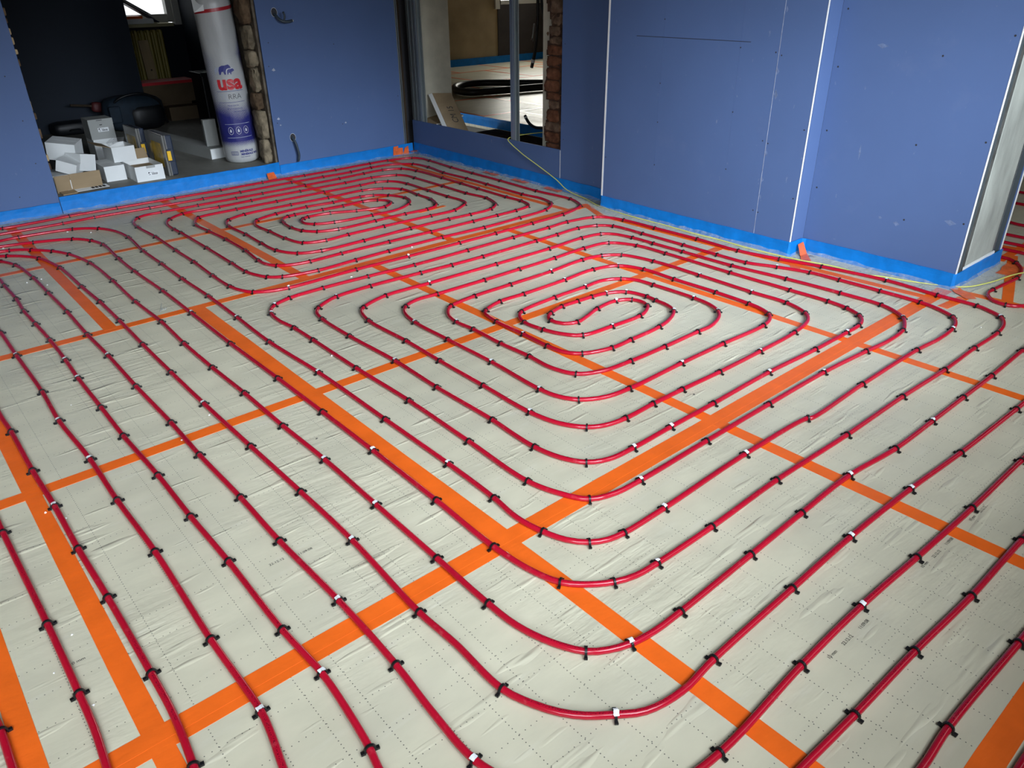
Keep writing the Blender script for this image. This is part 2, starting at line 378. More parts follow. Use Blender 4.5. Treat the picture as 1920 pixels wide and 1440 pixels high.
obj('corner_bead', MB().box(3.985, 6.166, 0.09, 3.994, 6.19, 2.5).box(4.006, 6.172, 0.09, 4.012, 6.20, 2.5), 'steel', wb)
obj('timber_post', MB().box(4.014, 6.20, 0.0, 4.055, 6.25, 2.5), 'timber_dark', wb)
for x, z in ((2.885, 1.232), (2.892, 0.292)):                          # cable holes, their shaded depth put in as flat black discs
    rim = MB(); n = 20
    for k in range(n):
        c, s2 = math.cos(2 * PI * k / n), math.sin(2 * PI * k / n); rim.v += [(x + .026 * c, 6.1692, z + .033 * s2), (x + .0245 * c, 6.1692, z + .031 * s2)]
    rim.f = [(2 * k, 2 * ((k + 1) % n), 2 * ((k + 1) % n) + 1, 2 * k + 1) for k in range(n)]
    h = obj('cable_hole_shade', MB().add([(x + .0245 * math.cos(2 * PI * k / n), 6.1694, z + .031 * math.sin(2 * PI * k / n)) for k in range(n)], [tuple(range(n))]), 'ink_black', wb)
    obj('hole_rim', rim, 'gypsum_edge', h)
for x, z, r in ((3.40, .352, .010), (2.79, .45, .014), (2.81, .82, .016), (2.80, .40, .008)):
    obj('plaster_smear', MB().add([(x - r, 6.1692, z), (x, 6.1692, z - r * .5), (x + r, 6.1692, z - r * .2), (x + r * .2, 6.1692, z + r)], [(0, 1, 2, 3)]), 'filler', wb)

# right-hand masonry wall with a stud frame in front of its opening
wr = struct('wall_right', MB().box(4.20, 3.6, -0.09, 4.56, 4.50, 2.6).box(4.20, 6.20, -0.09, 4.56, 6.50, 2.6).box(4.20, 4.5, 2.2, 4.56, 6.2, 2.6)  , 'plaster')
obj('sill_rubble', MB().box(4.12, 4.4, -0.09, 5.09, 6.19, 0.03).box(4.20, 4.5, .03, 5.088, 6.17, .098), 'timber_dark', wr)
obj('gap_shade_backing', MB().box(3.995, 6.27, 0, 4.20, 6.32, 2.5), 'ink_black', wr)  # black backing box, added so the corner gap reads as shaded
board(wr, MB().box(4.09, 4.203, 0.004, 4.1025, 6.165, 0.299)); board(wr, MB().box(4.09, 3.66, 0.004, 4.1025, 4.199, 2.55)); board(wr, MB().box(4.09, 4.203, 2.2, 4.1025, 6.165, 2.55))
obj('board_joint', MB().box(4.0895, 4.1985, 0.09, 4.0915, 4.2035, 0.297), 'gypsum_edge', wr)
screws(wr, [(4.09, 3.72, .9), (4.09, 4.17, 1.03), (4.09, 4.17, .5), (4.09, 4.17, .38)], (-1, 0, 0), .0035)
# broken plaster with the bricks showing beside the frame
rough = MB(); zz = 0.0; random.seed(3)
while zz < 2.1:
    h = nrand(.035, .06); w = (.035 if zz > .95 else .055) + .025 * math.sin(zz * 21) + nrand(-.012, .012)
    rough.box(4.176, 4.30, zz, 4.202, 4.385 + w, zz + h); zz += h
obj('brick_backing', rough, 'mortar_brown', wr)
zz = 0.03
while zz < 2.1:
    h = nrand(.050, .095); w = nrand(.02, .06) if zz > .95 else nrand(.05, .10)
    obj('brick', rock(4.164 + nrand(0, .010), 4.29 + nrand(0, .02), zz, 4.20, 4.372 + w, zz + h - nrand(.002, .008), .0055), 'brick_dull' if random.random() < .55 else 'brick', wr, smooth=True); zz += h
reveal = MB(); random.seed(5)
obj('plaster_reveal', MB().box(4.205, 6.175, .29, 4.565, 6.2, 2.2), 'plaster', wr)
obj('plaster_skin', MB().box(4.19, 4.385, 0.03, 4.2, 4.505, 2.2), 'plaster', wr)
for z, s in ((1.08, .016), (.30, .02), (.47, .012)):
    obj('plaster_chip', MB().add([(4.1895, 4.44, z), (4.1895, 4.455, z - s), (4.1895, 4.47, z + s * .2), (4.1895, 4.45, z + s)], [(0, 1, 2, 3)]), 'stone_brown', wr)

# the boarded projection
wc = struct('wall_projection', MB().box(3.975, 2.18, -0.09, 4.20, 3.64, 2.6).box(4.112, 1.40, -0.09, 4.66, 2.18, 2.6).box(4.2, 2.18, -0.09, 4.69, 3.6, 2.6), 'concrete_dark')
board(wc, MB().box(3.96, 2.4075, 0.004, 3.9725, 3.646, 2.55)); board(wc, MB().box(3.96, 2.168, 0.004, 3.9725, 2.4055, 2.55))
board(wc, MB().box(3.9735, 2.166, 0.004, 4.099, 2.1785, 2.55)); board(wc, MB().box(4.10, 1.312, 0.004, 4.1125, 2.1655, 2.55)); board(wc, MB().box(3.9735, 3.632, 0.004, 4.089, 3.6455, 2.55))
obj('corner_bead', MB().box(3.9588, 3.634, 0.08, 3.9602, 3.648, 2.5), 'gypsum_edge', wc)
obj('corner_bead', MB().box(3.9588, 2.1650, 0.08, 3.9660, 2.1695, 2.5), 'gypsum_edge', wc)
obj('board_joint', MB().box(3.9592, 2.4057, 0.08, 3.9602, 2.4078, 2.5), 'filler', wc)
obj('board_edge', MB().box(4.0985, 1.3105, 0.08, 4.1130, 1.3135, 2.5), 'gypsum_edge', wc)
screws(wc, [(3.96, y, z) for y, z in ((3.194, 1.215), (2.648, 1.086), (2.425, 1.073), (2.389, 1.06), (3.194, .858), (2.65, .745), (3.192, .628), (2.432, .613), (2.396, .603), (3.192, .364), (2.651, .421), (2.432, .217), (2.398, .211), (3.62, .9), (3.62, .35), (2.19, .70), (2.19, .33))], (-1, 0, 0))
screws(wc, [(4.10, y, z) for y, z in ((2.135, 1.283), (2.135, 1.01), (2.135, .688), (2.135, .379), (1.623, 1.09), (1.337, 1.188), (1.651, .676), (1.625, .299), (1.338, .729), (1.338, .337))], (-1, 0, 0), .005)
obj('pencil_line', MB().box(3.9592, 2.587, 1.1155, 3.9605, 3.406, 1.1185), 'ink_black', wc)
obj('pencil_line', MB().box(3.9594, 3.1915, .3, 3.9603, 3.1925, 1.5).box(3.9594, 2.6495, .45, 3.9603, 2.6503, 1.5), 'board_line', wc)
for y, z, a, b2 in ((2.395, 1.28, .008, .03), (2.39, .86, .012, .05), (2.4, .55, .010, .04), (2.402, .40, .012, .03), (2.397, .30, .006, .03), (2.40, .98, .012, .035)):
    obj('plaster_smear', MB().add([(3.9594, y - a, z), (3.9594, y, z - b2 * .5), (3.9594, y + a, z + b2 * .1), (3.9594, y + a * .3, z + b2 * .6)], [(0, 1, 2, 3)]), 'smear', wc)
for y, z, a, b2 in ((1.92, 1.12, .03, .012), (1.66, .27, .018, .012), (1.75, .285, .01, .008), (1.93, .60, .006, .04), (1.40, .33, .03, .014)):
    obj('plaster_smear', MB().add([(4.0994, y - a, z), (4.0994, y, z - b2), (4.0994, y + a, z + b2 * .3), (4.0994, y + a * .1, z + b2)], [(0, 1, 2, 3)]), 'smear', wc)
# the open end of the projection: concrete post between two metal studs
obj('concrete_post', MB().box(4.225, 1.319, 0.0, 4.585, 1.41, 2.6), 'concrete', wc, bevel=.006)
obj('mortar_edge', MB().box(4.160, 1.322, 0.0, 4.230, 1.40, 2.6), 'concrete_dark', wc)
obj('base_rail', MB().box(4.20, 1.311, 0.0, 4.60, 1.3185, 0.094), 'gypsum_edge', wc)
wr2 = board(wc, MB().box(4.688, 1.312, 0.004, 4.7005, 3.6, 2.55)); obj('board_edge', MB().box(4.687, 1.3105, .08, 4.7015, 1.3135, 2.5), 'gypsum_edge', wc)

# rooms' outer shell (mostly behind the camera) and the window the daylight comes through
struct('wall_left', MB().box(-1.52, -0.6, -0.09, -1.4, 6.5, 2.6), 'plaster')
struct('wall_front', MB().box(-1.5, -0.62, -0.09, 7.7, -0.52, 0.9).box(-1.5, -0.62, 2.4, 7.7, -0.52, 2.6).box(-1.5, -.62, .9, -1.45, -.52, 2.4).box(-.05, -.62, .9, .25, -.52, 2.4).box(1.65, -.62, .9, 2.05, -.52, 2.4).box(3.45, -.62, .9, 5.2, -.52, 2.4).box(6.6, -.62, .9, 7.7, -.52, 2.4), 'plaster')
struct('wall_side', MB().box(7.6, -0.6, -0.09, 7.7, 3.6, 2.6).box(4.69, 3.6, -0.09, 7.7, 3.7, 2.6), 'plaster_old')
struct('ceiling', MB().box(-1.5, -0.62, 2.6, 7.7, 6.5, 2.7), 'ceiling_grey')

# room behind the back wall
fb = struct('floor_store', MB().box(1.062, 6.164, -0.09, 2.70, 6.5, 0.10).box(0.1, 6.5, -0.09, 3.9, 10.7, 0.10), 'dust_floor')
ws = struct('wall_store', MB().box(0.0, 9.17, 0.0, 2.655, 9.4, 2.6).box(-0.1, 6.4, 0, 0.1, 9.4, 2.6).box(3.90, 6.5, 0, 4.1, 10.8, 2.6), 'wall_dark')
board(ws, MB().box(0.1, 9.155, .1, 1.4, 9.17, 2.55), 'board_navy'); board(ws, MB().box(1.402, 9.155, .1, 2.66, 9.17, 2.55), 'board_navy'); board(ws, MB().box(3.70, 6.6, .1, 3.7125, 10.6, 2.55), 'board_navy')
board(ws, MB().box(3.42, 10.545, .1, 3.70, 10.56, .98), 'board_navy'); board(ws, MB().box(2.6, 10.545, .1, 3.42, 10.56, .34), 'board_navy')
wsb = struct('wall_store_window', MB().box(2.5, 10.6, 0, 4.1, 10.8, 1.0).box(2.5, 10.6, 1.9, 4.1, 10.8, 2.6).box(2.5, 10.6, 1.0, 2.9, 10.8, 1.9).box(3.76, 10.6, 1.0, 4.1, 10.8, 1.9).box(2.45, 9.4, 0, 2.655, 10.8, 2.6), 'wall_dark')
struct('ceiling_store', MB().box(-0.1, 6.5, 2.6, 4.1, 10.8, 2.7), 'ceiling_grey')
win = struct('window_1', MB().box(2.9, 10.62, 1.0, 3.0, 10.70, 1.9).box(3.56, 10.60, 1.02, 3.62, 10.70, 1.9).box(3.62, 10.55, .99, 3.76, 10.66, 1.9).box(3.0, 10.62, 1.0, 3.56, 10.70, 1.11).box(3.0, 10.62, 1.84, 3.56, 10.70, 1.9), 'frame_white')
obj('pane', MB().box(3.0, 10.655, 1.11, 3.56, 10.661, 1.84), 'glass', win)
obj('window_sill', MB().box(2.7, 10.35, .985, 3.53, 10.62, 1.02), 'sill_cream', win)
# broken masonry down the side of the opening
rough = struct('wall_store_jamb', MB().box(2.72, 6.195, 0.0, 2.739, 6.75, 2.6), 'mortar')
random.seed(11); zz = 0.10; k = 0
while zz < 1.75:
    h = nrand(.11, .30); d = nrand(.03, .06)
    obj('stone', rock(2.70 - d, 6.205 + nrand(0, .025), zz, 2.72, 6.335 + nrand(-.03, .03), zz + h - .006, .010), 'stone_brown' if k % 4 == 2 else 'stone_pale', rough, smooth=True); zz += h; k += 1
random.seed(12); zz = .30
while zz < 1.5:
    h = nrand(.03, .07); y = 6.19 + nrand(0, .03)
    obj('brick', MB().box(1.05, 6.186, zz, 1.066 + nrand(0, .014), 6.27, zz + h), 'stone_brown' if random.random() < .6 else 'timber', wb, bevel=.006); zz += h * nrand(1.2, 2.2)

# the far room seen through the stud frame
fr = struct('floor_far_room', MB().box(5.10, 5.0, -0.09, 13.0, 11.5, 0.07), 'slab_dark')
for j, (y0, y1) in enumerate(((5.0, 5.66), (5.66, 6.87), (6.87, 8.06), (8.06, 9.35), (9.35, 10.57), (10.57, 11.4))):
    xs = (5.10, 6.0, 7.0, 8.0, 9.03, 10.03, 11.05, 12.05, 13.0) if j % 2 else (5.10, 5.5, 6.5, 7.5, 8.5, 9.5, 10.5, 11.5, 13.0)
    for i in range(len(xs) - 1): obj('insulation_panel', MB().box(xs[i] + .002, y0 + .002, 0.07, xs[i + 1] - .002, y1 - .002, 0.10), 'foil', fr)
    for x in xs[1:-1]: o = tape(x, y0, x, y1, .05, .0012, fr); o.location.z = .1
    if j: o = tape(5.12, y0, 12.9, y0, .05, .0009, fr); o.location.z = .1
wf = struct('wall_far_room', MB().box(8.0, 11.4, -.09, 9.50, 11.6, 2.6).box(9.5, 11.4, -.09, 11.6, 11.6, 1.04).box(9.5, 11.4, 2.1, 11.6, 11.6, 2.6).box(11.6, 11.4, -.09, 13.1, 11.6, 2.6).box(4.56, 11.4, -.09, 8.0, 11.6, 2.6), 'plaster_old')
obj('backlit_wall_shade', MB().box(9.5, 11.385, .10, 11.6, 11.40, 1.04), 'wall_dark', wf)  # dark panel paints the backlit shade below the window onto the wall
w2 = struct('window_2', MB().box(9.43, 11.36, .97, 9.53, 11.42, 2.1).box(9.53, 11.42, 1.04, 9.60, 11.48, 2.1).box(11.5, 11.42, 1.04, 11.6, 11.48, 2.1).box(9.5, 11.42, 1.04, 11.6, 11.48, 1.10).box(9.5, 11.42, 2.04, 11.6, 11.48, 2.1), 'frame_white')
obj('pane', MB().box(9.6, 11.447, 1.1, 11.5, 11.453, 2.04), 'glass', w2)
struct('wall_far_room_side', MB().box(13.0, 5.0, -.09, 13.1, 11.5, 2.6).box(4.56, 6.5, -.09, 4.7, 11.5, 2.6).box(4.6, 4.7, -.09, 13.1, 4.8, 2.6), 'plaster_old')
struct('ceiling_far_room', MB().box(4.2, 3.7, 2.6, 13.1, 11.6, 2.7), 'ceiling_grey')

# ================================================================ THINGS
ORD = 'first second third fourth fifth sixth seventh eighth ninth tenth eleventh twelfth thirteenth fourteenth fifteenth sixteenth seventeenth eighteenth nineteenth twentieth twenty-first twenty-second twenty-third twenty-fourth twenty-fifth twenty-sixth twenty-seventh twenty-eighth twenty-ninth thirtieth thirty-first thirty-second'.split()
PIPE_R = 0.009
# floor tracks of the pipes in millimetres: x,y and p = pipe only, c = clip, w = clip with a white scrap of tape on it
TRACKS = {
    'front': '-564,5533p;-114,5573p;236,5633p;430,5634p;583,5682p;688,5690c;1000,5646c;1133,5538c;1193,5406p;1218,5199w;1197,4840c;1198,4518c;1195,4181c;1201,3823c;1196,3446w;1188,3074c;1207,2654w;1207,2143c;1207,1752w;1200,1503c;1189,1380p;1203,1282c;1229,1209p;1270,1158c;1318,1131p;1375,1120c;1553,1117w;1991,1125w;2364,1110c;2371,1103p;2759,1105c;3227,1101c;3407,1087p;3561,1092w;3644,1110p;3708,1149c;3759,1241p;3781,1330c;3787,1535c;3785,1755c;3777,1920c;3727,2089w;3666,2247c;3660,2440c;3664,2684c;3662,3004c;3650,3243w;3581,3326c;3446,3367c;3251,3359c;3065,3353c;2640,3346c;2416,3351c;2213,3363c;1897,3377c;1687,3363w;1618,3335p;1547,3289c;1512,3241p;1493,3150c;1489,2886c;1503,2529w;1496,2217c;1499,1874c;1492,1753p;1491,1635c;1512,1529p;1557,1450c;1627,1412p;1740,1403w;1944,1405w;2199,1405c;2575,1409w;2915,1395c;3180,1393w;3291,1395c;3353,1411p;3407,1452c;3448,1535c;3465,1641c;3464,1851c;3460,2209c;3463,2656c;3452,2870c;3368,3023c;3178,3051w;2928,3041c;2652,3037c;2400,3035c;2093,3041c;1969,3046p;1878,3010c;1826,2933p;1800,2814w;1799,2553c;1801,2244w;1788,1929w;1803,1836p;1843,1768c;1930,1715p;2054,1697c;2381,1699w;2672,1696c;2972,1689c;3058,1710p;3107,1747c;3139,1812p;3152,1887c;3161,2087c;3157,2353c;3158,2564c;3101,2701w;2949,2754c;2718,2743w;2420,2739c;2264,2742c;2139,2701c;2115,2675p;2091,2560c;2089,2367w;2084,2200c;2097,2104p;2143,2044c;2278,1996c;2403,1996c;2607,2003c;2718,2029p;2806,2078w;2841,2142p;2850,2223c;2858,2287c;2830,2402w;2739,2459w;2648,2475c;2554,2481c;2447,2485c;2349,2460c;2311,2436p;2290,2395c;2306,2332p;2367,2298c;2448,2314p;2555,2347c;2699,2356w;2771,2312c;2783,2245p;2766,2207c;2701,2165p;2639,2148c;2451,2155w;2280,2177c;2226,2239p;2191,2341c;2182,2464c;2211,2532p;2259,2571c;2504,2597c;2724,2597w;2863,2599p;2953,2551c;2998,2479p;3010,2372c;3015,2114w;3000,2007p;2961,1932w;2905,1887p;2792,1849p;2693,1850c;2457,1849c;2242,1855c;2085,1873p;1988,1927c;1951,2036p;1955,2178c;1949,2359c;1955,2564c;1948,2684w;1969,2773p;2003,2827p;2049,2862c;2217,2887c;2458,2888c;2756,2891w;3019,2910c;3158,2886c;3253,2814c;3303,2616c;3305,2298w;3296,1965w;3298,1767c;3247,1638c;3177,1584p;3007,1551c;2722,1544w;2433,1545c;2200,1553c;2029,1556c;1871,1554c;1780,1570p;1720,1606c;1666,1689p;1639,1821w;1642,2104c;1645,2402c;1651,2667c;1648,2982c;1682,3103p;1717,3142c;1883,3203c;2153,3199w;2613,3190c;3022,3188c;3313,3204c;3464,3181c;3522,3126p;3553,2992c;3557,2829w;3561,2609c;3563,2271c;3597,1952c;3613,1656c;3610,1444c;3580,1367p;3529,1300w;3460,1261p;3387,1235c;3229,1226p;3057,1240c;2742,1259w;2349,1262c;1964,1262c;1613,1261w;1498,1269p;1418,1301c;1370,1383p;1338,1500c;1344,1816c;1352,2201c;1344,2582c;1345,2960c;1343,3145c;1330,3277p;1340,3379w;1364,3433p;1399,3470w;1500,3510c;1697,3522c;1967,3514c;2262,3497c;2645,3499c;3012,3506c;3315,3507c;3496,3518c;3703,3480c;3766,3420p;3805,3291c;3813,3031w;3821,2703c;3812,2401c;3854,2156c;3910,1927c;3959,1585w;3938,1316c;3936,1129c;3908,1057p;3871,999w;3791,958p;3665,940c;3426,945c;3124,943c;2775,954c;2360,958c;1938,971c;1588,967c;1345,972w;1264,979p;1202,1001c;1143,1041p;1095,1095c;1068,1174p;1052,1327c;1058,1614c;1061,1988w;1060,2348c;1057,2717c;1050,3177c;1051,3654w;1051,4063c;1039,4494c;1041,4796c;1052,5143w;1021,5281c;941,5404c;735,5499c;559,5544p;389,5545p;197,5534p;-153,5474p;-603,5434p',
    'back': '-537,5763p;-87,5803p;263,5863p;613,5850p;985,5841c;1189,5854c;1557,5840c;1942,5829c;2232,5828c;2668,5844c;2953,5845c;3214,5842c;3426,5868c;3643,5843p;3777,5731c;3804,5531c;3774,5270c;3784,4965c;3779,4698c;3772,4270c;3789,4073p;3756,3945w;3699,3883p;3594,3832c;3332,3808c;3014,3797c;2688,3813c;2288,3810c;2059,3802c;1813,3791c;1619,3832c;1555,3884c;1521,3963p;1503,4047c;1503,4242c;1506,4631c;1504,5059c;1499,5166c;1504,5308p;1523,5380p;1558,5433w;1675,5514c;1939,5514c;2188,5525c;2587,5531c;2981,5530c;3230,5539c;3436,5473c;3482,5394p;3488,5278c;3488,4887c;3485,4586c;3507,4374c;3475,4251p;3440,4187c;3333,4116c;3139,4104c;2963,4113c;2650,4113w;2287,4093c;1996,4095c;1870,4149c;1801,4288c;1794,4482c;1801,4729w;1796,4990c;1813,5070p;1851,5133c;1989,5196c;2349,5209c;2646,5200c;2947,5215c;3102,5159c;3198,5032c;3191,4802c;3185,4628c;3133,4492w;3079,4439p;3001,4423c;2821,4428c;2576,4423c;2298,4424c;2172,4471c;2110,4553c;2089,4669c;2108,4839c;2144,4905p;2191,4933c;2246,4942c;2451,4925c;2609,4913c;2776,4922c;2883,4880c;2928,4815p;2917,4753c;2818,4687c;2618,4734c;2450,4809c;2287,4826c;2239,4805c;2211,4767p;2202,4693p;2242,4637c;2360,4587c;2634,4559c;2838,4558p;2987,4631w;3048,4702p;3071,4798c;3020,4943c;2936,5028c;2836,5055c;2607,5054c;2403,5073w;2158,5053c;1992,4993c;1954,4938p;1935,4849p;1944,4685c;1951,4476c;1991,4313c;2121,4263c;2281,4273c;2549,4274c;2923,4266c;3125,4265w;3272,4338w;3313,4376p;3330,4454p;3324,4602c;3325,4847c;3330,5150c;3309,5263p;3263,5335c;3166,5376c;3025,5372c;2709,5375c;2315,5369c;2005,5365c;1723,5341c;1678,5271p;1644,5176c;1652,4970c;1663,4714c;1660,4414w;1639,4187w;1645,4089p;1678,4026c;1744,3983p;1851,3962c;2059,3966c;2393,3965c;2706,3958c;3049,3958w;3259,3960c;3434,3964c;3568,3986c;3607,4020p;3636,4132c;3631,4291c;3637,4631c;3647,4860w;3652,5120c;3647,5480c;3599,5645c;3448,5715c;3260,5711c;3020,5692c;2705,5680c;2342,5670c;2132,5669c;1843,5668c;1578,5665c;1464,5659p;1403,5620w;1354,5536p;1338,5397c;1351,5083c;1348,4711w;1349,4422c;1339,4114c;1342,3883c;1362,3787p;1399,3719c;1476,3671p;1565,3650w;1977,3657c;2322,3649w;2697,3646w;2986,3646c;3304,3653w;3601,3666c;3762,3701p;3853,3744c;3900,3816p;3935,3925w;3916,4272c;3931,4717w;3935,5079c;3941,5385c;3965,5741w;3963,5876p;3917,5955c;3693,6020c;3507,6019c;3156,6004c;2865,6002c;2497,6009c;2145,5998c;1792,6002c;1380,6008c;1064,6011c;654,5992c;610,6010p;276,5971p;-74,5911p;-524,5871p',
    'b0': '-585,5365p;-135,5405p;215,5465p;539,5429p;588,5418c;639,5391p;692,5335w;783,5216c;843,5079c;891,4819c;900,4412c;894,4004c;903,3645c;894,3322c;895,2997c;902,2689c;903,2354c;909,2051w;906,1720w;902,1394c;899,1164c;905,1057p;932,960p;975,884c;1018,852p;1074,829w;1145,817p;1249,815c;1570,821c;1844,827c;2133,830w;2398,804c;2672,800w;2938,798c;3206,796c;3550,800c;4039,800p;4550,789p;5050,779p;5650,769p',
    'b1': '-579,5412p;-129,5452p;221,5512p;521,5330p;555,5305c;622,5237p;688,5120c;738,4850c;747,4430c;757,4126c;757,3797c;751,3437c;749,3069c;750,2712w;756,2301c;762,1938c;764,1620w;747,1256c;754,1111p;753,935c;779,856p;809,801p;844,759p;896,717w;953,679p;1054,659p;1184,667c;1535,672c;1846,675w;2204,666w;2535,647c;2989,632c;3436,619p;3929,583p;4429,573p;5029,563p',
    'b2': '-596,5273p;-146,5313p;204,5373p;364,5379p;506,5212c;556,5077c;584,4764w;590,4449c;596,4095c;594,3727c;600,3420w;599,3037c;604,2653c;601,2367c;606,2038c;604,1759c;613,1431w;609,1153c;597,985p;595,835w;622,747p;678,651p;760,570p;856,528p;989,510c;1323,520c;1609,521w;1900,510c;2246,499c;2631,495c;2983,483p;3356,452p;3856,442p;4456,432p',
    'b3': '151,4744p;306,4989p;411,4998p;438,4856p;438,4735c;444,4466c;437,4251c;443,4030c;449,3776c;448,3499w;443,3276w;443,2949c;443,2674c;452,2337c;452,2045c;457,1772c;456,1435c;465,1247w;457,1110p;445,1001c;435,952p;428,824p;458,677p;537,534p;678,434p;854,388p;1092,379p;1287,371c;1564,364c;1856,350c;2195,346c;2526,331p;2862,307p;3362,297p;3962,287p',
    'b4': '245,5092p;278,4480p;296,4023c;298,3695w;303,3242c;296,2948w;310,2592w;309,2282c;316,1952c;309,1523c;312,1243w;304,1175p;287,1083p;267,951p;277,751p;362,526p;546,345p;782,252p;1090,228p;1269,218p;1406,223c;1772,211c;2046,202p;2361,177p;2861,167p;3461,157p',
    'b5': '148,4368p;150,3669p;139,3152p;145,2978c;146,2645c;153,2382w;154,2113c;160,1847c;163,1513c;162,1365p;149,1209c;140,1150p;110,957p;149,742p',
    'b6': '-13,2933p;1,2534p;5,2340c;16,1849c;19,1563c;19,1442p;13,1337p;6,1252p;-10,1050p',
    'b7': '-166,1790p;-145,1654p;-137,1568c;-136,1468p;-135,1377p;-131,1219p',
    'b8': '1182,81p;1425,88p;1640,80p;1854,67p;2354,57p;2954,47p',
    'r0': '4919,1479p;4794,1326p;4792,1288p;4748,1233c;4663,1179p;4564,1151p;4487,1141c;4342,1152p;4217,1160c;4168,1162p;4111,1143p;4061,1098p;4049,1041c;4061,1008p;4131,964p;4435,895p'}
def track(s):
    out = []
    for q in s.split(';'):
        x, y = q[:-1].split(','); out.append((int(x) / 1000, int(y) / 1000, q[-1]))
    return out
TR = {k: track(v) for k, v in TRACKS.items()}
def pipe_mesh(name, pts, r=PIPE_R, n=10):
    P = spline([(x, y, r + .0005) for x, y, _ in pts], 0.022)
    mb = MB().tube(P, r, n); me = mb.mesh(name, True)
    uvl = me.uv_layers.new(name='UVMap'); L = [0.0]
    for a, b in zip(P, P[1:]): L.append(L[-1] + (b - a).length)
    for poly in me.polygons:
        ks = [me.loops[i].vertex_index % n for i in poly.loop_indices]; wrap = max(ks) - min(ks) > n / 2
        for li, k in zip(poly.loop_indices, ks):
            i = me.loops[li].vertex_index // n; kk = k + (n if wrap and k < n / 2 else 0)
            uvl.data[li].uv = (L[min(i, len(L) - 1)], kk / n)
    return me, P
PIPE_LABEL = {
    'front': 'red heating pipe wound as the front spiral beside the boarded projection',
    'back': 'red heating pipe wound as the back spiral below the framed opening',
    'r0': 'red heating pipe curling out of the side room past the blue wall end'}
PATHS = {}
for key, pts in TR.items():
    me, P = pipe_mesh('heating_pipe', pts); PATHS[key] = P
    o = obj('heating_pipe', me, 'pipe_red')
    lab = PIPE_LABEL.get(key)
    if lab is None:
        i = int(key[1:]); lab = 'red heating pipe bending round the front spiral, %s run outside it' % ORD[i] if i < 5 else \
            {5: 'red heating pipe crossing the near corner floor, sixth run outside the front spiral', 6: 'short red heating pipe just beyond the wide orange seam, seventh run outside the spiral', 7: 'red heating pipe end showing at the outermost edge of the left floor corner', 8: 'red heating pipe end showing at the outermost right floor corner'}[i]
    tag(o, lab, 'pipe', 'red underfloor heating pipes')
# pipes of the side room beyond the wall end
for k, (x, y0, y1, lab) in enumerate(((4.955, 3.4, .5, 'red pipe in the side room, nearest run behind the blue wall end'), (5.10, 3.4, .5, 'red pipe in the side room, second run behind the blue wall end'),
        (5.275, 3.4, .5, 'red pipe in the side room, third run behind the blue wall end'), (6.10, 3.4, .9, 'red pipe deep in the side room, fifth run from the wall end'), (6.45, 3.4, .9, 'red pipe deepest in the side room, farthest visible run'))):
    me, P = pipe_mesh('heating_pipe', [(x, y0, 'p'), (x + .01, (y0 + y1) / 2 + .3, 'p'), (x + .005, (y0 + y1) / 2, 'p'), (x, y1, 'p'), (x, -.3, 'p')]); tag(obj('heating_pipe', me, 'pipe_red'), lab, 'pipe', 'red underfloor heating pipes')
me, P = pipe_mesh('heating_pipe', [(6.6, 2.0, 'p'), (6.2, 1.80, 'p'), (5.75, 1.66, 'p'), (5.58, 1.56, 'p'), (5.56, 1.44, 'p'), (5.66, 1.34, 'p'), (5.95, 1.22, 'p'), (6.4, 1.0, 'p')])
tag(obj('heating_pipe', me, 'pipe_red'), 'red pipe in the side room bent in a tight U-turn', 'pipe', 'red underfloor heating pipes')

# ---- plastic pipe clips
def clip_mesh():
    mb = MB(); n = 12; w = .0030; ri, ro = .0096, .0132; c = PIPE_R
    ring = []
    for k in range(n + 1):
        a = math.radians(-28 + 236 * k / n)
        ring.append((math.cos(a), math.sin(a)))
    for (ca, sa) in ring:
        mb.v += [(-w, ri * ca, c + ri * sa), (w, ri * ca, c + ri * sa), (w, ro * ca, c + ro * sa), (-w, ro * ca, c + ro * sa)]
    for k in range(n):
        o = 4 * k
        for i in range(4): mb.f.append((o + i, o + (i + 1) % 4, o + 4 + (i + 1) % 4, o + 4 + i))
    mb.f += [(3, 2, 1, 0), (4 * n, 4 * n + 1, 4 * n + 2, 4 * n + 3)]
    for s in (-1, 1):                                                      # barbed feet standing out on both sides
        y0, y1 = s * .0105, s * .0205
        mb.add([(-.0034, y0, 0), (.0034, y0, 0), (.0042, y1, .0015), (-.0042, y1, .0015), (-.0034, y0, .0072), (.0034, y0, .0072), (.0046, y1, .0068), (-.0046, y1, .0068)],
               [(0, 3, 2, 1), (4, 5, 6, 7), (0, 1, 5, 4), (1, 2, 6, 5), (2, 3, 7, 6), (3, 0, 4, 7)] if s > 0 else [(0, 1, 2, 3), (4, 7, 6, 5), (0, 4, 5, 1), (1, 5, 6, 2), (2, 6, 7, 3), (3, 7, 4, 0)])
    me = mb.mesh('pipe_clip'); me.materials.append(MATS['clip_black']); return me
CLIP = clip_mesh()
def scrap_mesh(seed):
    r = random.Random(seed); mb = MB(); n = 5; rr = .0142
    for k in range(n + 1):
        a = math.radians(60 + r.uniform(-10, 10) + 75 * k / n); j = r.uniform(.8, 1.25)
        x0, x1 = -.0055 * j, .0065 * r.uniform(.7, 1.2)
        mb.v += [(x0, rr * math.cos(a), PIPE_R + rr * math.sin(a)), (x1, rr * math.cos(a), PIPE_R + rr * math.sin(a) + r.uniform(0, .002))]
    mb.f = [(2 * k, 2 * k + 1, 2 * k + 3, 2 * k + 2) for k in range(n)]
    me = mb.mesh('tape_scrap'); me.materials.append(MATS['scrap_white']); return me
SCRAPS = [scrap_mesh(i) for i in range(5)]
CENTRE = {'front': (2.577, 2.33), 'back': (2.57, 4.791)}
SIDE = {(0, 1): ('near', 'left'), (0, -1): ('far', 'left'), (1, 1): ('left', 'far end'), (1, -1): ('right', 'far end')}
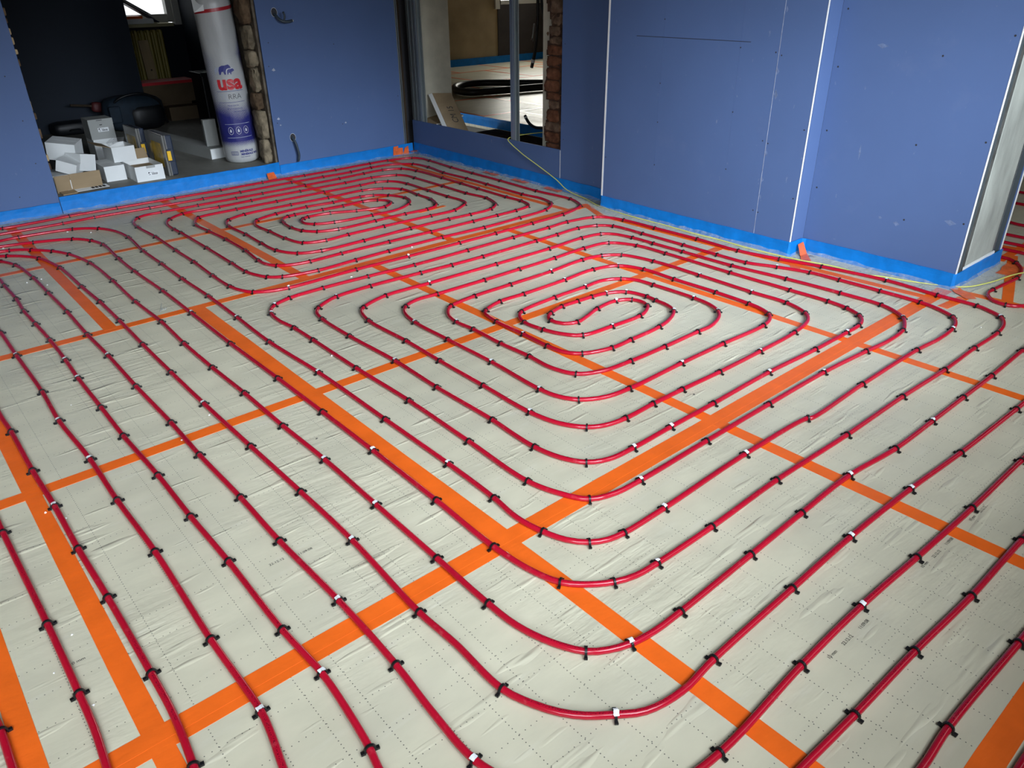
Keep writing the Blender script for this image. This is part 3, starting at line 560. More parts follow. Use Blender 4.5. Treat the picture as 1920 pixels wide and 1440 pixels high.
def seg_cross(a, b, c, d):
    def s(p, q, r): return (q[0] - p[0]) * (r[1] - p[1]) - (q[1] - p[1]) * (r[0] - p[0])
    return s(a, b, c) * s(a, b, d) < 0 and s(c, d, a) * s(c, d, b) < 0
clips = []
for key, pts in TR.items():
    for i, (x, y, fl) in enumerate(pts):
        if fl == 'p': continue
        a, b = pts[max(i - 1, 0)], pts[min(i + 1, len(pts) - 1)]
        # tangent from the smoothed pipe
        P = PATHS[key]; j = min(range(len(P)), key=lambda q: (P[q].x - x) ** 2 + (P[q].y - y) ** 2)
        t = P[min(j + 1, len(P) - 1)] - P[max(j - 1, 0)]
        clips.append(dict(key=key, x=x, y=y, w=fl == 'w', t=(t.x, t.y), i=i, d=x * x + y * y))
for c in clips:
    if c['key'] in CENTRE:
        cx, cy = CENTRE[c['key']]; along_y = abs(c['t'][1]) > abs(c['t'][0])
        if along_y: sd = 'left' if c['x'] < cx else 'right'; n = (-1, 0) if c['x'] < cx else (1, 0)
        else: sd = 'near' if c['y'] < cy else 'far'; n = (0, -1) if c['y'] < cy else (0, 1)
        a = (c['x'] + n[0] * .04, c['y'] + n[1] * .04); b = (c['x'] + n[0] * 4, c['y'] + n[1] * 4); P = PATHS[c['key']]
        loop = sum(1 for q in range(len(P) - 1) if seg_cross(a, b, P[q], P[q + 1]))
        c['grp'] = (c['key'], sd, loop); c['s'] = c['x'] if not along_y else -c['y']
        if sd in ('near', 'far'): c['s'] = c['x']
        else: c['s'] = -c['y']
    else:
        c['grp'] = (c['key'],); c['s'] = c['i']
groups = {}
for c in clips: groups.setdefault(c['grp'], []).append(c)
for g, cs in groups.items():
    cs.sort(key=lambda c: c['s'])
    for k, c in enumerate(cs):
        pre = 'white-flecked black clip' if c['w'] else 'black pipe clip'
        if len(g) == 3:
            where = 'from the left' if g[1] in ('near', 'far') else 'from the far end'
            c['label'] = f"{pre} {ORD[k]} {where}, {g[1]} side of {g[0]} spiral's {ORD[g[2]]} loop"
        elif g[0] == 'r0': c['label'] = f"{pre} {ORD[k]} along the curling pipe past the blue wall end"
        else: c['label'] = f"{pre} {ORD[k]} along the {ORD[int(g[0][1:])]} run outside the front spiral"
clips.sort(key=lambda c: c['d'])
rest = MB()
for k, c in enumerate(clips):
    ang = math.atan2(c['t'][1], c['t'][0]) + nrand(-.10, .10)
    if k < 300:
        o = obj('pipe_clip', CLIP, None); o.location = (c['x'], c['y'], .0006); o.rotation_euler = (nrand(-.06, .06), nrand(-.05, .05), ang)
        tag(o, c['label'], 'clip', 'black clips holding the red pipe')
        if c['w']: obj('tape_scrap', SCRAPS[k % 5], None, o)
    else:
        M = Matrix.Translation((c['x'], c['y'], .0006)) @ Matrix.Rotation(ang, 4, 'Z')
        vs = [tuple(M @ v.co) for v in CLIP.vertices]; rest.add(vs, [tuple(p.vertices) for p in CLIP.polygons])
o = obj('pipe_clip', rest, 'clip_black'); o['kind'] = 'stuff'; tag(o, 'many small black clips along the back spiral, too distant to pick apart', 'clip')

# ---- blue edge strips round the room, each with its film apron lying on the boards
def ribbon(name, pts, h, label, apron=0.12, h1=None, seed=1, z0=0.0):
    """a foam strip 7 mm thick standing on the floor along pts (room side), slightly wavy, with a film apron."""
    random.seed(seed); P = []
    for a, b in zip(pts, pts[1:]):
        a, b = Vector(a), Vector(b); n = max(1, int((b - a).length / .06))
        P += [a + (b - a) * i / n for i in range(n)]
    P.append(Vector(pts[-1])); N_ = len(P); mb = MB(); ap = MB(); t = .007
    L = [0]
    for a, b in zip(P, P[1:]): L.append(L[-1] + (b - a).length)
    nr = []
    for i in range(N_):
        d = (P[min(i + 1, N_ - 1)] - P[max(i - 1, 0)]).normalized(); nr.append(Vector((d.y, -d.x)))   # towards the room
    for i, p in enumerate(P):
        hh = (h if h1 is None else h + (h1 - h) * L[i] / L[-1]) + nrand(-.0015, .0015); w = nrand(-.0015, .0015); q = nr[i]
        for k, (off, z) in enumerate(((0.004 + w, z0), (0.001 + w * .5, z0 + hh * .35), (-.001 + w, z0 + hh * .7), (0.0, z0 + hh), (-t, z0 + hh), (-t, z0))):
            mb.v.append((p.x + q.x * off, p.y + q.y * off, z))
        aw = apron * nrand(.75, 1.15)
        for k, (off, z) in enumerate(((.003, z0 + .016 + nrand(-.006, .008)), (.014, z0 + .006 + nrand(0, .004)), (aw * .4, z0 + .002 + nrand(0, .0035)), (aw * .75, z0 + .0018 + nrand(0, .003)), (aw, z0 + .0016))):
            ap.v.append((p.x + q.x * off, p.y + q.y * off, z))
    for i in range(N_ - 1):
        for k in range(6): a, b = 6 * i + k, 6 * i + (k + 1) % 6; mb.f.append((a, b, b + 6, a + 6))
        for k in range(4): a, b = 5 * i + k, 5 * i + k + 1; ap.f.append((a, b, b + 5, a + 5))
    mb.f += [tuple(range(6))[::-1], tuple(6 * (N_ - 1) + k for k in range(6))]
    o = tag(obj(name, mb, 'strip_blue'), label, 'edge strip', 'blue foam edge strips'); 
    if apron: obj('film_apron', ap, 'film', o, smooth=True)
    return o
ribbon('edge_strip', [(-1.38, 6.150), (1.055, 6.150)], .082, 'blue foam edge strip under the blue board left of the storeroom opening', .13, seed=2)
ribbon('edge_strip', [(1.060, 6.150), (2.60, 6.147), (2.66, 6.152), (2.735, 6.166)], .118, 'tall blue foam edge strip across the storeroom opening in front of the boxes', .15, .112, seed=3)
ribbon('edge_strip', [(2.738, 6.162), (3.6, 6.162), (4.070, 6.160)], .088, 'blue foam edge strip under the board with two cable holes', .09, .096, seed=4)
ribbon('edge_strip', [(4.083, 6.160), (4.082, 5.0), (4.080, 3.70)], .100, 'blue foam edge strip below the framed opening and its low board', .13, .088, seed=5)
ribbon('edge_strip', [(4.06, 3.652), (3.962, 3.652), (3.953, 3.640), (3.952, 2.9), (3.953, 2.168), (3.962, 2.157), (4.075, 2.156), (4.090, 2.140), (4.092, 1.7), (4.092, 1.318), (4.102, 1.304), (4.40, 1.302), (4.70, 1.302)],
       .083, 'blue foam edge strip wrapping the boarded projection and its open end', .10, seed=6)

# ---- orange tape patches stuck over the strip joints
def patch(label, quads, m='tape_orange_sheer'):
    mb = MB()
    for q in quads: mb.add(q, [(0, 1, 2, 3)])
    o = obj('tape_patch', mb, m); md = o.modifiers.new('thick', 'SOLIDIFY'); md.thickness = .0012; md.offset = 1
    return tag(o, label, 'tape', 'orange tape patches at the edge strips')
def floor_patch(label, c, l, w, ang, z=.004):
    d = Vector((math.cos(ang), math.sin(ang))); n = Vector((-d.y, d.x)); c = Vector(c)
    k = 6; mb = MB()
    for i in range(k + 1):
        for s in (-1, 1):
            p = c + d * l * (i / k - .5) + n * w * .5 * s * nrand(.8, 1.15); mb.v.append((p.x, p.y, z + nrand(0, .004)))
    mb.f = [(2 * i, 2 * i + 2, 2 * i + 3, 2 * i + 1) for i in range(k)]
    o = obj('tape_patch', mb, 'tape_orange_sheer'); md = o.modifiers.new('thick', 'SOLIDIFY'); md.thickness = .001
    return tag(o, label, 'tape', 'orange tape patches at the edge strips')
Y = 6.1545
patch('ragged orange tape patch low on the blue strip near the room corner',
      [[(3.845, Y, .012), (3.905, Y - .001, .010), (3.905, Y, .092), (3.853, Y, .088)], [(3.9055, Y, .010), (3.955, Y, .006), (3.953, Y, .068), (3.9055, Y, .072)], [(3.9555, Y, .006), (4.02, Y, .004), (4.015, Y, .078), (3.975, Y, .064), (3.9555, Y, .066)][:4]])
floor_patch('small orange tape tab in the room corner below the metal studs', (4.055, 6.11), .09, .05, 0, .03)
floor_patch('orange tape tab by the far strip, nearest the room corner of the three', (4.045, 4.98), .17, .045, PI / 2, .006)
floor_patch('orange tape tab by the far strip, middle of the three', (4.045, 4.61), .18, .05, PI / 2, .006)
floor_patch('orange tape tab by the far strip, nearest the boarded projection of the three', (4.045, 4.23), .17, .05, PI / 2, .006)
patch('folded orange tape at the strip step by the stone jamb', [[(2.60, 6.135, .045), (2.665, 6.14, .048), (2.668, 6.10, .006), (2.59, 6.09, .004)], [(2.59, 6.09, .004), (2.668, 6.10, .006), (2.65, 6.03, .003), (2.57, 6.03, .003)]])
floor_patch('orange tape patch on the floor at the storeroom threshold beside the left board', (1.09, 6.05), .16, .10, .2, .004)
patch('orange tape folded up the strip in the inner corner of the projection', [[(4.02, 2.146, .062), (4.075, 2.146, .066), (4.07, 2.11, .006), (4.0, 2.11, .006)], [(4.0, 2.11, .006), (4.07, 2.11, .006), (3.98, 2.03, .003), (3.91, 2.05, .003)]])
floor_patch('orange tape patch at the outer corner of the projection on the floor', (4.07, 1.245), .14, .06, .9, .004)
floor_patch('orange tape patch beside the curling pipe at the open wall end', (4.62, 1.215), .20, .10, .15, .004)

# ---- metal studs
def stud(label, x0, y0, z1, w=.05, d=.05, lip=.012):
    o = thing('metal_stud', label, 'stud', (x0, y0, .02))
    t = .0025
    prof = [(0, 0), (d, 0), (d, w), (0, w), (0, w - t), (d - t, w - t), (d - t, t), (0, t)]
    # front flange faces the room (-x), web at the back, lips folded in
    obj('web', MB().prism([(0, w - t), (d, w - t), (d, w), (0, w)], 2, 0, z1), 'steel', o)
    obj('flange', MB().prism([(0, 0), (t, 0), (t, w - t), (0, w - t)], 2, 0, z1).prism([(-.0012, w * .30), (0, w * .30), (0, w * .42), (-.0012, w * .42)], 2, 0, z1), 'steel', o)
    obj('flange', MB().prism([(d - t, 0), (d, 0), (d, w - t), (d - t, w - t)], 2, 0, z1), 'steel', o)
    obj('lip', MB().prism([(t, 0), (lip, 0), (lip, t), (t, t)], 2, 0, z1), 'steel', o)
    obj('lip', MB().prism([(d - lip, 0), (d - t, 0), (d - t, t), (d - lip, t)], 2, 0, z1), 'steel', o)
    return o
stud('single grey metal stud standing free in the middle of the framed opening', 4.105, 4.735, 2.4, .05, .05)
stud('grey metal stud in the room corner, tight against the timber post', 4.105, 6.125, 2.4, .05, .05)
stud('grey metal stud in the room corner, second from the timber post', 4.105, 6.072, 2.4, .05, .05)
stud('grey metal stud in the room corner, nearest the framed opening', 4.105, 6.018, 2.4, .05, .05)
def end_stud(label, x0, x1, y0=1.32, d=.026):
    o = thing('metal_stud', label, 'stud', (x0, y0, .02)); w = x1 - x0
    obj('web', MB().box(0, d, 0, w, d + .003, 2.4), 'steel_dark', o)
    obj('flange', MB().box(0, 0, 0, .003, d, 2.4), 'steel_dark', o); obj('flange', MB().box(w - .003, 0, 0, w, d, 2.4), 'steel_dark', o)
    obj('lip', MB().box(.003, 0, 0, min(.014, w * .4), .003, 2.4), 'steel', o)
    return o
end_stud('grey metal stud at the wall end, on the blue board side', 4.1135, 4.160, 1.313, .005)
end_stud('grey metal stud at the wall end, on the side room side', 4.59, 4.686)

# ---- cables
def cable(name, label, pts, r, m, cat='cable', ends=None, n=8):
    o = tag(obj(name, MB().tube(spline(pts, .02), r, n), m, smooth=True), label, cat)
    return o
cable('electric_wire', 'thin yellow-green wire running from the framed opening down and along the strips', [(4.70, 4.56, .30), (4.5, 4.70, .32), (4.3, 4.80, .315), (4.14, 4.81, .312), (4.083, 4.80, .302), (4.078, 4.648, .225), (4.076, 4.43, .150), (4.07, 4.218, .078), (4.05, 4.08, .028), (4.02, 3.859, .010), (3.955, 3.662, .006), (3.932, 3.456, .005), (3.921, 3.251, .005), (3.924, 3.026, .005), (3.910, 2.8, .005), (3.919, 2.607, .005), (3.908, 2.406, .005), (3.917, 2.233, .005), (3.927, 2.068, .008), (3.966, 1.896, .008), (3.975, 1.71, .006), (4.015, 1.618, .006), (4.05, 1.50, .005), (4.087, 1.392, .007), (4.148, 1.272, .012), (4.279, 1.205, .020), (4.451, 1.165, .026), (4.583, 1.137, .020), (4.75, 1.08, .010), (5.0, 1.0, .006)], .0035, 'wire_yellow', 'wire')
c = cable('electric_cable', 'grey cable bent out of the upper hole in the board', [(2.885, 6.20, 1.225), (2.885, 6.16, 1.215), (2.90, 6.125, 1.18), (2.935, 6.11, 1.165), (2.975, 6.11, 1.165), (3.0, 6.115, 1.17)], .011, 'cable_grey')
obj('cable_branch', MB().tube(spline([(2.925, 6.11, 1.168), (2.935, 6.10, 1.20), (2.932, 6.11, 1.235)], .01), .008, 8), 'cable_grey', c, smooth=True)
obj('cut_end', MB().tube([(3.0, 6.115, 1.17), (3.008, 6.116, 1.171)], .008, 8), 'gypsum_edge', c)
c = cable('electric_cable', 'grey cable hanging out of the lower hole in the board to the strip', [(2.885, 6.20, .295), (2.883, 6.16, .292), (2.890, 6.135, .262), (2.902, 6.130, .20), (2.908, 6.132, .15), (2.898, 6.136, .108)], .010, 'cable_grey')
obj('cut_end', MB().tube([(2.898, 6.136, .108), (2.896, 6.136, .098)], .007, 8), 'ink_black', c)
c = cable('electric_cable', 'black cable end sticking up behind the low board in the framed opening', [(4.7, 4.9, .26), (4.7, 5.03, .285), (4.7, 5.15, .280), (4.7, 5.22, .300), (4.7, 5.262, .335), (4.7, 5.285, .365)], .013, 'cable_black')
obj('cable_band', MB().tube([(4.7, 5.268, .342), (4.7, 5.276, .352)], .0145, 8), 'paper_white', c)
c = cable('electric_cable', 'black cables hanging with a stripped end in the framed opening', [(5.4, 5.86, 1.9), (5.4, 5.88, 1.25), (5.4, 5.885, 1.05), (5.4, 5.91, .85), (5.4, 5.95, .72), (5.4, 5.97, .665)], .016, 'cable_black')
obj('cable_branch', MB().tube(spline([(5.4, 5.80, 1.9), (5.4, 5.83, 1.25), (5.4, 5.79, 1.10), (5.4, 5.74, 1.02), (5.4, 5.60, .95)], .03), .014, 8), 'cable_black', c, smooth=True)
obj('cable_band', MB().tube([(5.4, 5.945, .742), (5.4, 5.953, .712)], .019, 8), 'paper_white', c)
obj('bare_wires', MB().tube([(5.4, 5.93, 1.06), (5.4, 5.945, .98), (5.4, 5.955, .93)], .010, 6).tube([(5.4, 5.94, 1.0), (5.4, 5.975, .91)], .003, 5).tube([(5.4, 5.945, .98), (5.4, 5.95, .90)], .003, 5), 'steel', c)
c = tag(obj('insulated_pipe', MB().tube(spline([(8.6, 7.2, .15), (7.9, 8.0, .15), (7.729, 8.281, .15), (7.458, 8.573, .15), (7.149, 8.907, .15), (6.945, 8.969, .15), (6.707, 8.918, .15), (6.48, 8.70, .15), (6.36, 8.45, .15), (6.39, 8.24, .15), (6.577, 8.17, .15), (6.864, 8.08, .15), (7.445, 7.95, .15), (8.2, 7.5, .15)], .05), .045, 12), 'cable_black', smooth=True), 'fat black insulated pipe lying bent in a loop on the far room floor', 'pipe')
obj('pipe_band', MB().tube([(6.50, 8.195, .15), (6.54, 8.183, .15)], .047, 12), 'timber', c)
obj('pipe_band', MB().tube([(6.36, 8.36, .15), (6.365, 8.33, .15)], .047, 12), 'cable_grey', c)

# ---- plasterboard offcuts leaning behind the low board
o = thing('plasterboard_offcut', 'long brown-faced plasterboard offcut with handwriting leaning in the framed opening', 'offcut', (4.2, 5.4, .04))
a, L_, W_, T_ = Vector((4.125, 5.50, .05)), Vector((.17, .62, .465)), Vector((.135, -.115, .0)), Vector((-.022, .026, -.012))
nn = L_.cross(W_).normalized(); nn = nn if nn.z > 0 else -nn
o.location = (0, 0, 0)
obj('gypsum_core', MB().obox(a, L_, W_, T_), 'gypsum_edge', o); obj('paper_face', MB().obox(a + nn * .0003 + W_ * .01, L_, W_ * .99, nn * .0012), 'carton_brown', o)
def on_face(mb, u, v, s):
    X, Yv = L_.normalized(), W_.normalized()
    M = Matrix(((X.x, -Yv.x, nn.x, 0), (X.y, -Yv.y, nn.y, 0), (X.z, -Yv.z, nn.z, 0), (0, 0, 0, 1)))
    p = a + X * u + Yv * v + nn * .002; return mb.xf(Matrix.Translation(p) @ M @ Matrix.Scale(s, 4))
obj('handwriting', on_face(text_mb('CM 15', 1.0, .0), .42, .13, .075), 'ink_black', o); obj('handwriting', on_face(text_mb('2.2', 1.0, .0), .24, .12, .07), 'ink_black', o)
o = thing('plasterboard_offcut', 'small brown-faced plasterboard offcut lying at the foot of the plaster reveal', 'offcut', (0, 0, 0))
a2 = Vector((4.165, 5.93, .272)); obj('paper_face', MB().obox(a2, (.0, .235, .01), (.34, .0, .05), (0, 0, .001)), 'carton_brown', o); obj('gypsum_core', MB().obox(a2 - Vector((0, 0, .0135)), (.0, .235, .01), (.34, .0, .05), (0, 0, .013)), 'gypsum_edge', o)

# far room strips
ribbon('edge_strip', [(5.098, 6.9), (5.098, 5.2)], .092, 'blue foam edge strip at the near edge of the far room floor', 0, seed=8, z0=.1)
ribbon('edge_strip', [(8.0, 11.385), (11.5, 11.375)], .115, 'blue foam edge strip along the far wall of the far room', 0, seed=9, z0=.1)

# crumbs on the floor
def crumb(label, x, y, s, m='debris', z=0.001):
    r = random.Random(int(x * 1e4)); mb = MB()
    mb.add([(x + s * r.uniform(-1, -.4), y + s * r.uniform(-.6, .6), z), (x + s * r.uniform(-.2, .4), y - s * r.uniform(.4, .9), z), (x + s * r.uniform(.5, 1), y + s * r.uniform(-.3, .6), z), (x + s * r.uniform(-.2, .3), y + s * r.uniform(.4, .9), z), (x, y, z + s * r.uniform(.4, .8))],
           [(0, 1, 4), (1, 2, 4), (2, 3, 4), (3, 0, 4), (3, 2, 1, 0)])
    tag(obj('plaster_crumb' if m == 'debris' else 'dirt_crumb', mb, m), label, 'crumb', 'crumbs on the floor boards')
crumb('white plaster crumb in the upper bend of the outer runs, near the wide blue strip', 0.9628, 5.6287, 0.01)
crumb('white plaster crumb between two bends by the far left boards', 1.0743, 5.5069, 0.009)
crumb('white plaster crumb at the leftmost ends of the pipe bundle', 0.5711, 5.5251, 0.01)
crumb('white plaster crumb left of the white-flecked clip on the third outer run', 0.5433, 4.7253, 0.009)
crumb('white plaster crumb right of the white-flecked clip on the third outer run', 0.6168, 4.7355, 0.007)
crumb('smallest white plaster crumb by the white-flecked clip on the third outer run', 0.6176, 4.6123, 0.006)
crumb('white plaster crumb lying on the left orange seam', 0.124, 2.3791, 0.006)
crumb('white plaster crumb right of the sixth outer run, beside the left orange seam', 0.1648, 2.3059, 0.007)
crumb('white plaster crumb between the seventh run and the left orange seam', 0.0541, 1.7796, 0.005)
crumb('white plaster crumb near the seventh run at the bottom left', 0.0357, 1.5185, 0.005)
crumb('white plaster crumb on the bare board between the fourth and fifth outer runs', 0.3631, 3.0674, 0.005)
crumb('white plaster sliver beside the third outer run, above the orange cross seam', 0.7363, 2.6277, 0.007)
crumb('white plaster crumb on the orange cross seam beside the third outer run', 0.5933, 2.5199, 0.006)
crumb('white plaster crumb between the front rows of the back spiral', 2.9755, 3.8068, 0.012)
crumb('white plaster crumb above the orange seam between the two spirals', 2.4491, 3.7993, 0.012)
crumb('white plaster crumb below the orange seam between the two spirals', 1.9081, 3.5899, 0.01)
crumb('white plaster crumb left of the second loop of the front spiral', 1.334, 2.7735, 0.008)
crumb('white plaster crumb on the bare boards by the right bends of the front spiral', 3.698, 1.0197, 0.006)
crumb('white plaster crumb beside the dotted line in the bottom left corner', -0.0105, 1.6786, 0.0045)
crumb('dark dirt crumb between the lower rows of the front spiral', 2.2151, 1.5068, 0.007, 'crumb_dark')
crumb('dark dirt crumb beside the dotted line left of the wide orange seam', 0.9585, 2.2033, 0.006, 'crumb_dark')
crumb('dark dirt crumb beside the second outer run', 0.8901, 2.2176, 0.005, 'crumb_dark')

# ================================================================ the storeroom's contents
random.seed(21)
def carton(label, loc, rotz, size, m='carton_white', lid='closed', tilt=(0, 0), tagprint=None, inside='carton_brown', name='carton', group='cartons in the storeroom'):
    """origin at the middle of the front bottom edge; x = width, y = depth (back), z = height."""
    w, d, h = size; t = .004
    o = thing(name, label, 'box', loc, (tilt[0], tilt[1], rotz), group)
    body = MB().box(-w / 2, 0, 0, w / 2, d, t).box(-w / 2, 0, t, w / 2, t, h).box(-w / 2, d - t, t, w / 2, d, h).box(-w / 2, t, t, -w / 2 + t, d - t, h).box(w / 2 - t, t, t, w / 2, d - t, h)
    obj('box_body', body, m, o)
    if lid == 'closed':
        obj('lid', MB().box(-w / 2 - .0005, -.0005, h, w / 2 + .0005, d * .5 - .001, h + .003).box(-w / 2 - .0005, d * .5 + .001, h, w / 2 + .0005, d, h + .003), m, o)
    else:
        obj('lining', MB().box(-w / 2 + t, t, h * .62, w / 2 - t, d - t, h * .64), inside, o)
        for s in lid:
            if s == 'l': obj('flap', MB().obox((-w / 2, 0, h), (-.10, 0, .03), (0, d, 0), (0, 0, .003)), inside, o)
            if s == 'b': obj('flap', MB().obox((-w / 2, d, h), (w, 0, 0), (0, .05, .07), (0, .003, 0)), inside, o)
    if tagprint:
        x, z = tagprint; lb = obj('shipping_label', MB().box(x - .042, -.0016, z - .016, x + .042, -.0004, z + .016), 'paper_white', o)
        bars = MB(); r = random.Random(4); xx = x - .010
        while xx < x + .034:
            ww = r.uniform(.001, .003); bars.box(xx, -.0021, z - .011, xx + ww, -.0016, z + .004); xx += ww + r.uniform(.001, .0025)
        bars.box(x - .036, -.0021, z + .002, x - .026, -.0016, z + .012).box(x - .036, -.0021, z - .009, x - .020, -.0016, z - .006).box(x - .020, -.0021, z + .007, x + .006, -.0016, z + .009)
        obj('barcode', bars, 'ink_black', lb)
    return o
carton('open white carton with a barcode label right behind the tall blue strip', (1.745, 6.30, .10), 0.0, (.208, .33, .112), lid='b', tagprint=(.022, .052))
c = bpy.data.objects['carton']; obj('lock_tab', MB().box(-.02, -.0015, .094, .045, -.0004, .112), 'carton_grey', c)
carton('plain white carton on the storeroom floor left of the labelled open one', (1.545, 6.48, .10), 0.0, (.147, .32, .110))
carton('white carton with a bag of fittings, on top of the two front cartons', (1.670, 6.60, .211), 0.02, (.170, .24, .112), lid='l', inside='carton_brown')
obj('plastic_bag', MB().add([(1.60, 6.70, .32), (1.66, 6.66, .35), (1.72, 6.72, .345), (1.75, 6.80, .36), (1.66, 6.80, .37), (1.60, 6.78, .335)], [(0, 1, 4, 5), (1, 2, 3, 4)]), 'film')
tag(bpy.data.objects['plastic_bag'], 'clear plastic bag of fittings in the uppermost front carton', 'bag')
carton('grey-white lidded carton with a barcode label, topmost of the rear pair', (1.722, 7.30, .285), 0.0, (.192, .20, .158), m='carton_grey', tagprint=(.01, .075))
c = obj('lid_front', MB().box(-.097, -.003, .118, .097, -.0005, .160).box(-.025, -.0035, .108, .018, -.001, .120), 'carton_grey', [q for q in bpy.data.objects if q.get('label', '').startswith('grey-white lidded')][0])
obj('finger_hole', MB().box(-.012, -.0045, .112, .008, -.0034, .118), 'ink_black', c); obj('finger_hole', MB().box(-.03, -.0045, .150, .015, -.0031, .154), 'ink_black', c)
carton('white carton under the grey lidded carton at the rear', (1.725, 7.30, .10), 0.0, (.185, .22, .182))
# the tumbled pile at the left jamb
carton('white carton lying tilted on top of the pile at the left jamb', (1.235, 6.62, .275), -.55, (.20, .17, .125), tilt=(.10, .14))
carton('white carton tipped on its corner in the middle of the left pile', (1.36, 6.46, .205), .42, (.125, .22, .118), tilt=(.0, .22))
carton('long white carton slanting down in the left pile', (1.20, 6.44, .215), -.62, (.14, .26, .08), tilt=(.04, .32))
carton('white carton holding up the left pile at the jamb', (1.20, 6.46, .10), 0.1, (.24, .28, .10))
o = thing('carton_flap', 'brown inner side of a flattened carton standing in front of the left pile', 'box', (1.25, 6.34, .102), (.10, 0, .02))
obj('cardboard_sheet', MB().box(-.155, 0, 0, -.055, .004, .124).box(-.054, 0, 0, .155, .004, .126), 'carton_brown', o); obj('crease', MB().box(-.0565, -.001, .02, -.0525, .001, .085), 'paper_white', o)
o = thing('printed_sheet', 'white printed carton sheet lying behind the blue strip with black symbols', 'sheet', (1.31, 6.285, .106), (.12, 0, .10))
obj('paper', MB().box(-.14, 0, 0, .13, .07, .002), 'paper_white', o)
for k in range(4): obj('symbol', MB().box(.012 + .026 * k, .012, .002, .032 + .026 * k, .05, .003).box(.017 + .026 * k, .022, .003, .025 + .026 * k, .036, .0034), 'ink_black', o)
obj('torn_edge', MB().box(-.20, -.01, -.004, -.10, .06, .003), 'carton_brown', o)
# small parts cases standing on edge
def parts_case(label, loc, rotz, w, d, h):
    o = thing('parts_case', label, 'case', loc, (0, 0, rotz), 'parts cases')
    obj('case_base', MB().box(-w / 2 + .018, 0, .006, w / 2, d, h - .006), 'plastic_navy', o, bevel=.010)
    cv = obj('case_cover', MB().box(-w / 2, .004, .004, -w / 2 + .017, d - .004, h - .004).box(-w / 2 + .0165, -.004, .004, -w / 2 + .028, .004, h - .004), 'plastic_smoke', o, bevel=.004)
    obj('cover_label', MB().box(-w / 2 - .0012, d * .18, h * .2, -w / 2, d * .82, h * .78), 'print_ochre', cv)
    lt = obj('latch', MB().box(-w / 2 + .018, -.014, h * .36, -w / 2 + .060, .002, h * .66), 'plastic_navy', o, bevel=.003)
    obj('latch_button', MB().box(-w / 2 + .012, -.018, h * .39, -w / 2 + .042, -.013, h * .62), 'plastic_yellow', lt, bevel=.003)
    obj('hinge_rib', MB().box(w / 2 - .004, d * .1, h * .15, w / 2 + .003, d * .2, h * .85), 'plastic_navy', o)
    return o
parts_case('black and smoke-grey parts case with a yellow latch standing behind the tall blue strip', (1.928, 6.325, .10), 0.0, .075, .34, .315)
parts_case('grey parts case standing behind the one with the yellow latch in view', (1.862, 6.74, .10), 0.03, .065, .30, .325)
# long grey-white carton and the bits beside it
carton('long flat grey-white carton lying left of the wrapped roll', (2.455, 6.74, .10), .12, (.135, 1.40, .085), m='carton_grey')
c = [q for q in bpy.data.objects if q.get('label', '').startswith('long flat grey')][0]; obj('end_flap', MB().box(-.066, -.0035, .002, .066, -.0005, .083), 'carton_white', c)
carton('small white box standing on the long flat carton', (2.470, 6.86, .188), -.1, (.105, .05, .215), m='carton_grey')
# wrapped roll of insulation
ROLL = (2.575, 6.515); RR = .142
roll = thing('insulation_roll', 'tall white plastic-wrapped insulation roll with blue and red print by the jamb', 'roll', (*ROLL, .10), (.015, -.035, 0))
def roll_build(k):
    nt, b = k['nt'], k['b']; x, y, z = k['xyz']()
    a = x.op('ARCTAN2', y * -1.0 + 1e-5) * RR                                   # arc length from the front line
    z = z + 0.0
    cell = .0135; row = (z / (cell * .5)).op('FLOOR'); sh = row.mod(2.0) * (cell * .5)
    du = ((a + sh).mod(cell) - cell / 2).abs(); dv = (z.mod(cell * .5) - cell * .25).abs()
    r2 = du * du + dv * dv
    a0 = a - 0.00
    vee = a0.abs() * 0.9
    base = z - .335 - vee.min(.15) * 0.45
    rad = (base.rsub(.17) / .17).clamp() * .0072                           # dots grow downwards
    navy = base.lt(0.0) * z.gt(.185); low = ((z - .125) / .06).clamp() * .0066
    dots = r2.lt(rad * rad) * z.gt(.30)
    lowd = r2.lt(low * low) * z.lt(.186) * z.gt(.125)
    up = ((z - .60).max(0.0) * 0.0 + (a0 - .02).clamp() * 0.055 - (z - .84).abs() * .030).clamp() * 1.2
    upd = r2.lt(up * up); lf = ((a0 * -1.0 - .075).clamp() * .030 - ((z - .66).abs() - .16).clamp() * .03).clamp().min(.0030); lfd = r2.lt(lf * lf) * z.lt(.95)
    c = k['mix'](dots.max(navy).max(lowd).max(upd).max(lfd), k['cur'], (0.028, 0.03, 0.17))
    red = (z - 1.165 - a * .08).abs().lt(.012); c = k['mix'](red, c, (0.42, 0.02, 0.03))
    nt.links.new(c, b.inputs['Base Color'])
mat('roll_wrap', (0.47, 0.48, 0.48), 0.28, 0.5, noise=(5, 0.16, (1, 1, .3)), bump=(9, 0.35, 0.02, (1, 1, .35)), build=roll_build)
prof = [(0.0, .004), (.06, .001), (.11, .004), (.132, .018), (.140, .05)] + [(RR, z / 100) for z in range(9, 124, 5)] + [(.138, 1.25), (.10, 1.30), (.05, 1.31), (.0, 1.31)]
body = MB().lathe(prof, 48); random.seed(5)
body.v = [(x * (1 + .012 * math.sin(7 * z + 3 * math.atan2(y, x))), y * (1 + .012 * math.sin(7 * z + 3 * math.atan2(y, x))), z) for x, y, z in body.v]
obj('wrap', body, 'roll_wrap', roll, smooth=True)
obj('wrap_top', MB().add([(-.17, -.06, 1.15), (-.10, -.10, 1.16), (-.05, -.13, 1.24), (.08, -.12, 1.27), (.10, .05, 1.42), (-.08, .06, 1.45), (-.15, .0, 1.25)], [(0, 1, 2, 6), (2, 3, 4, 5), (2, 5, 6)]), 'carton_white', roll)
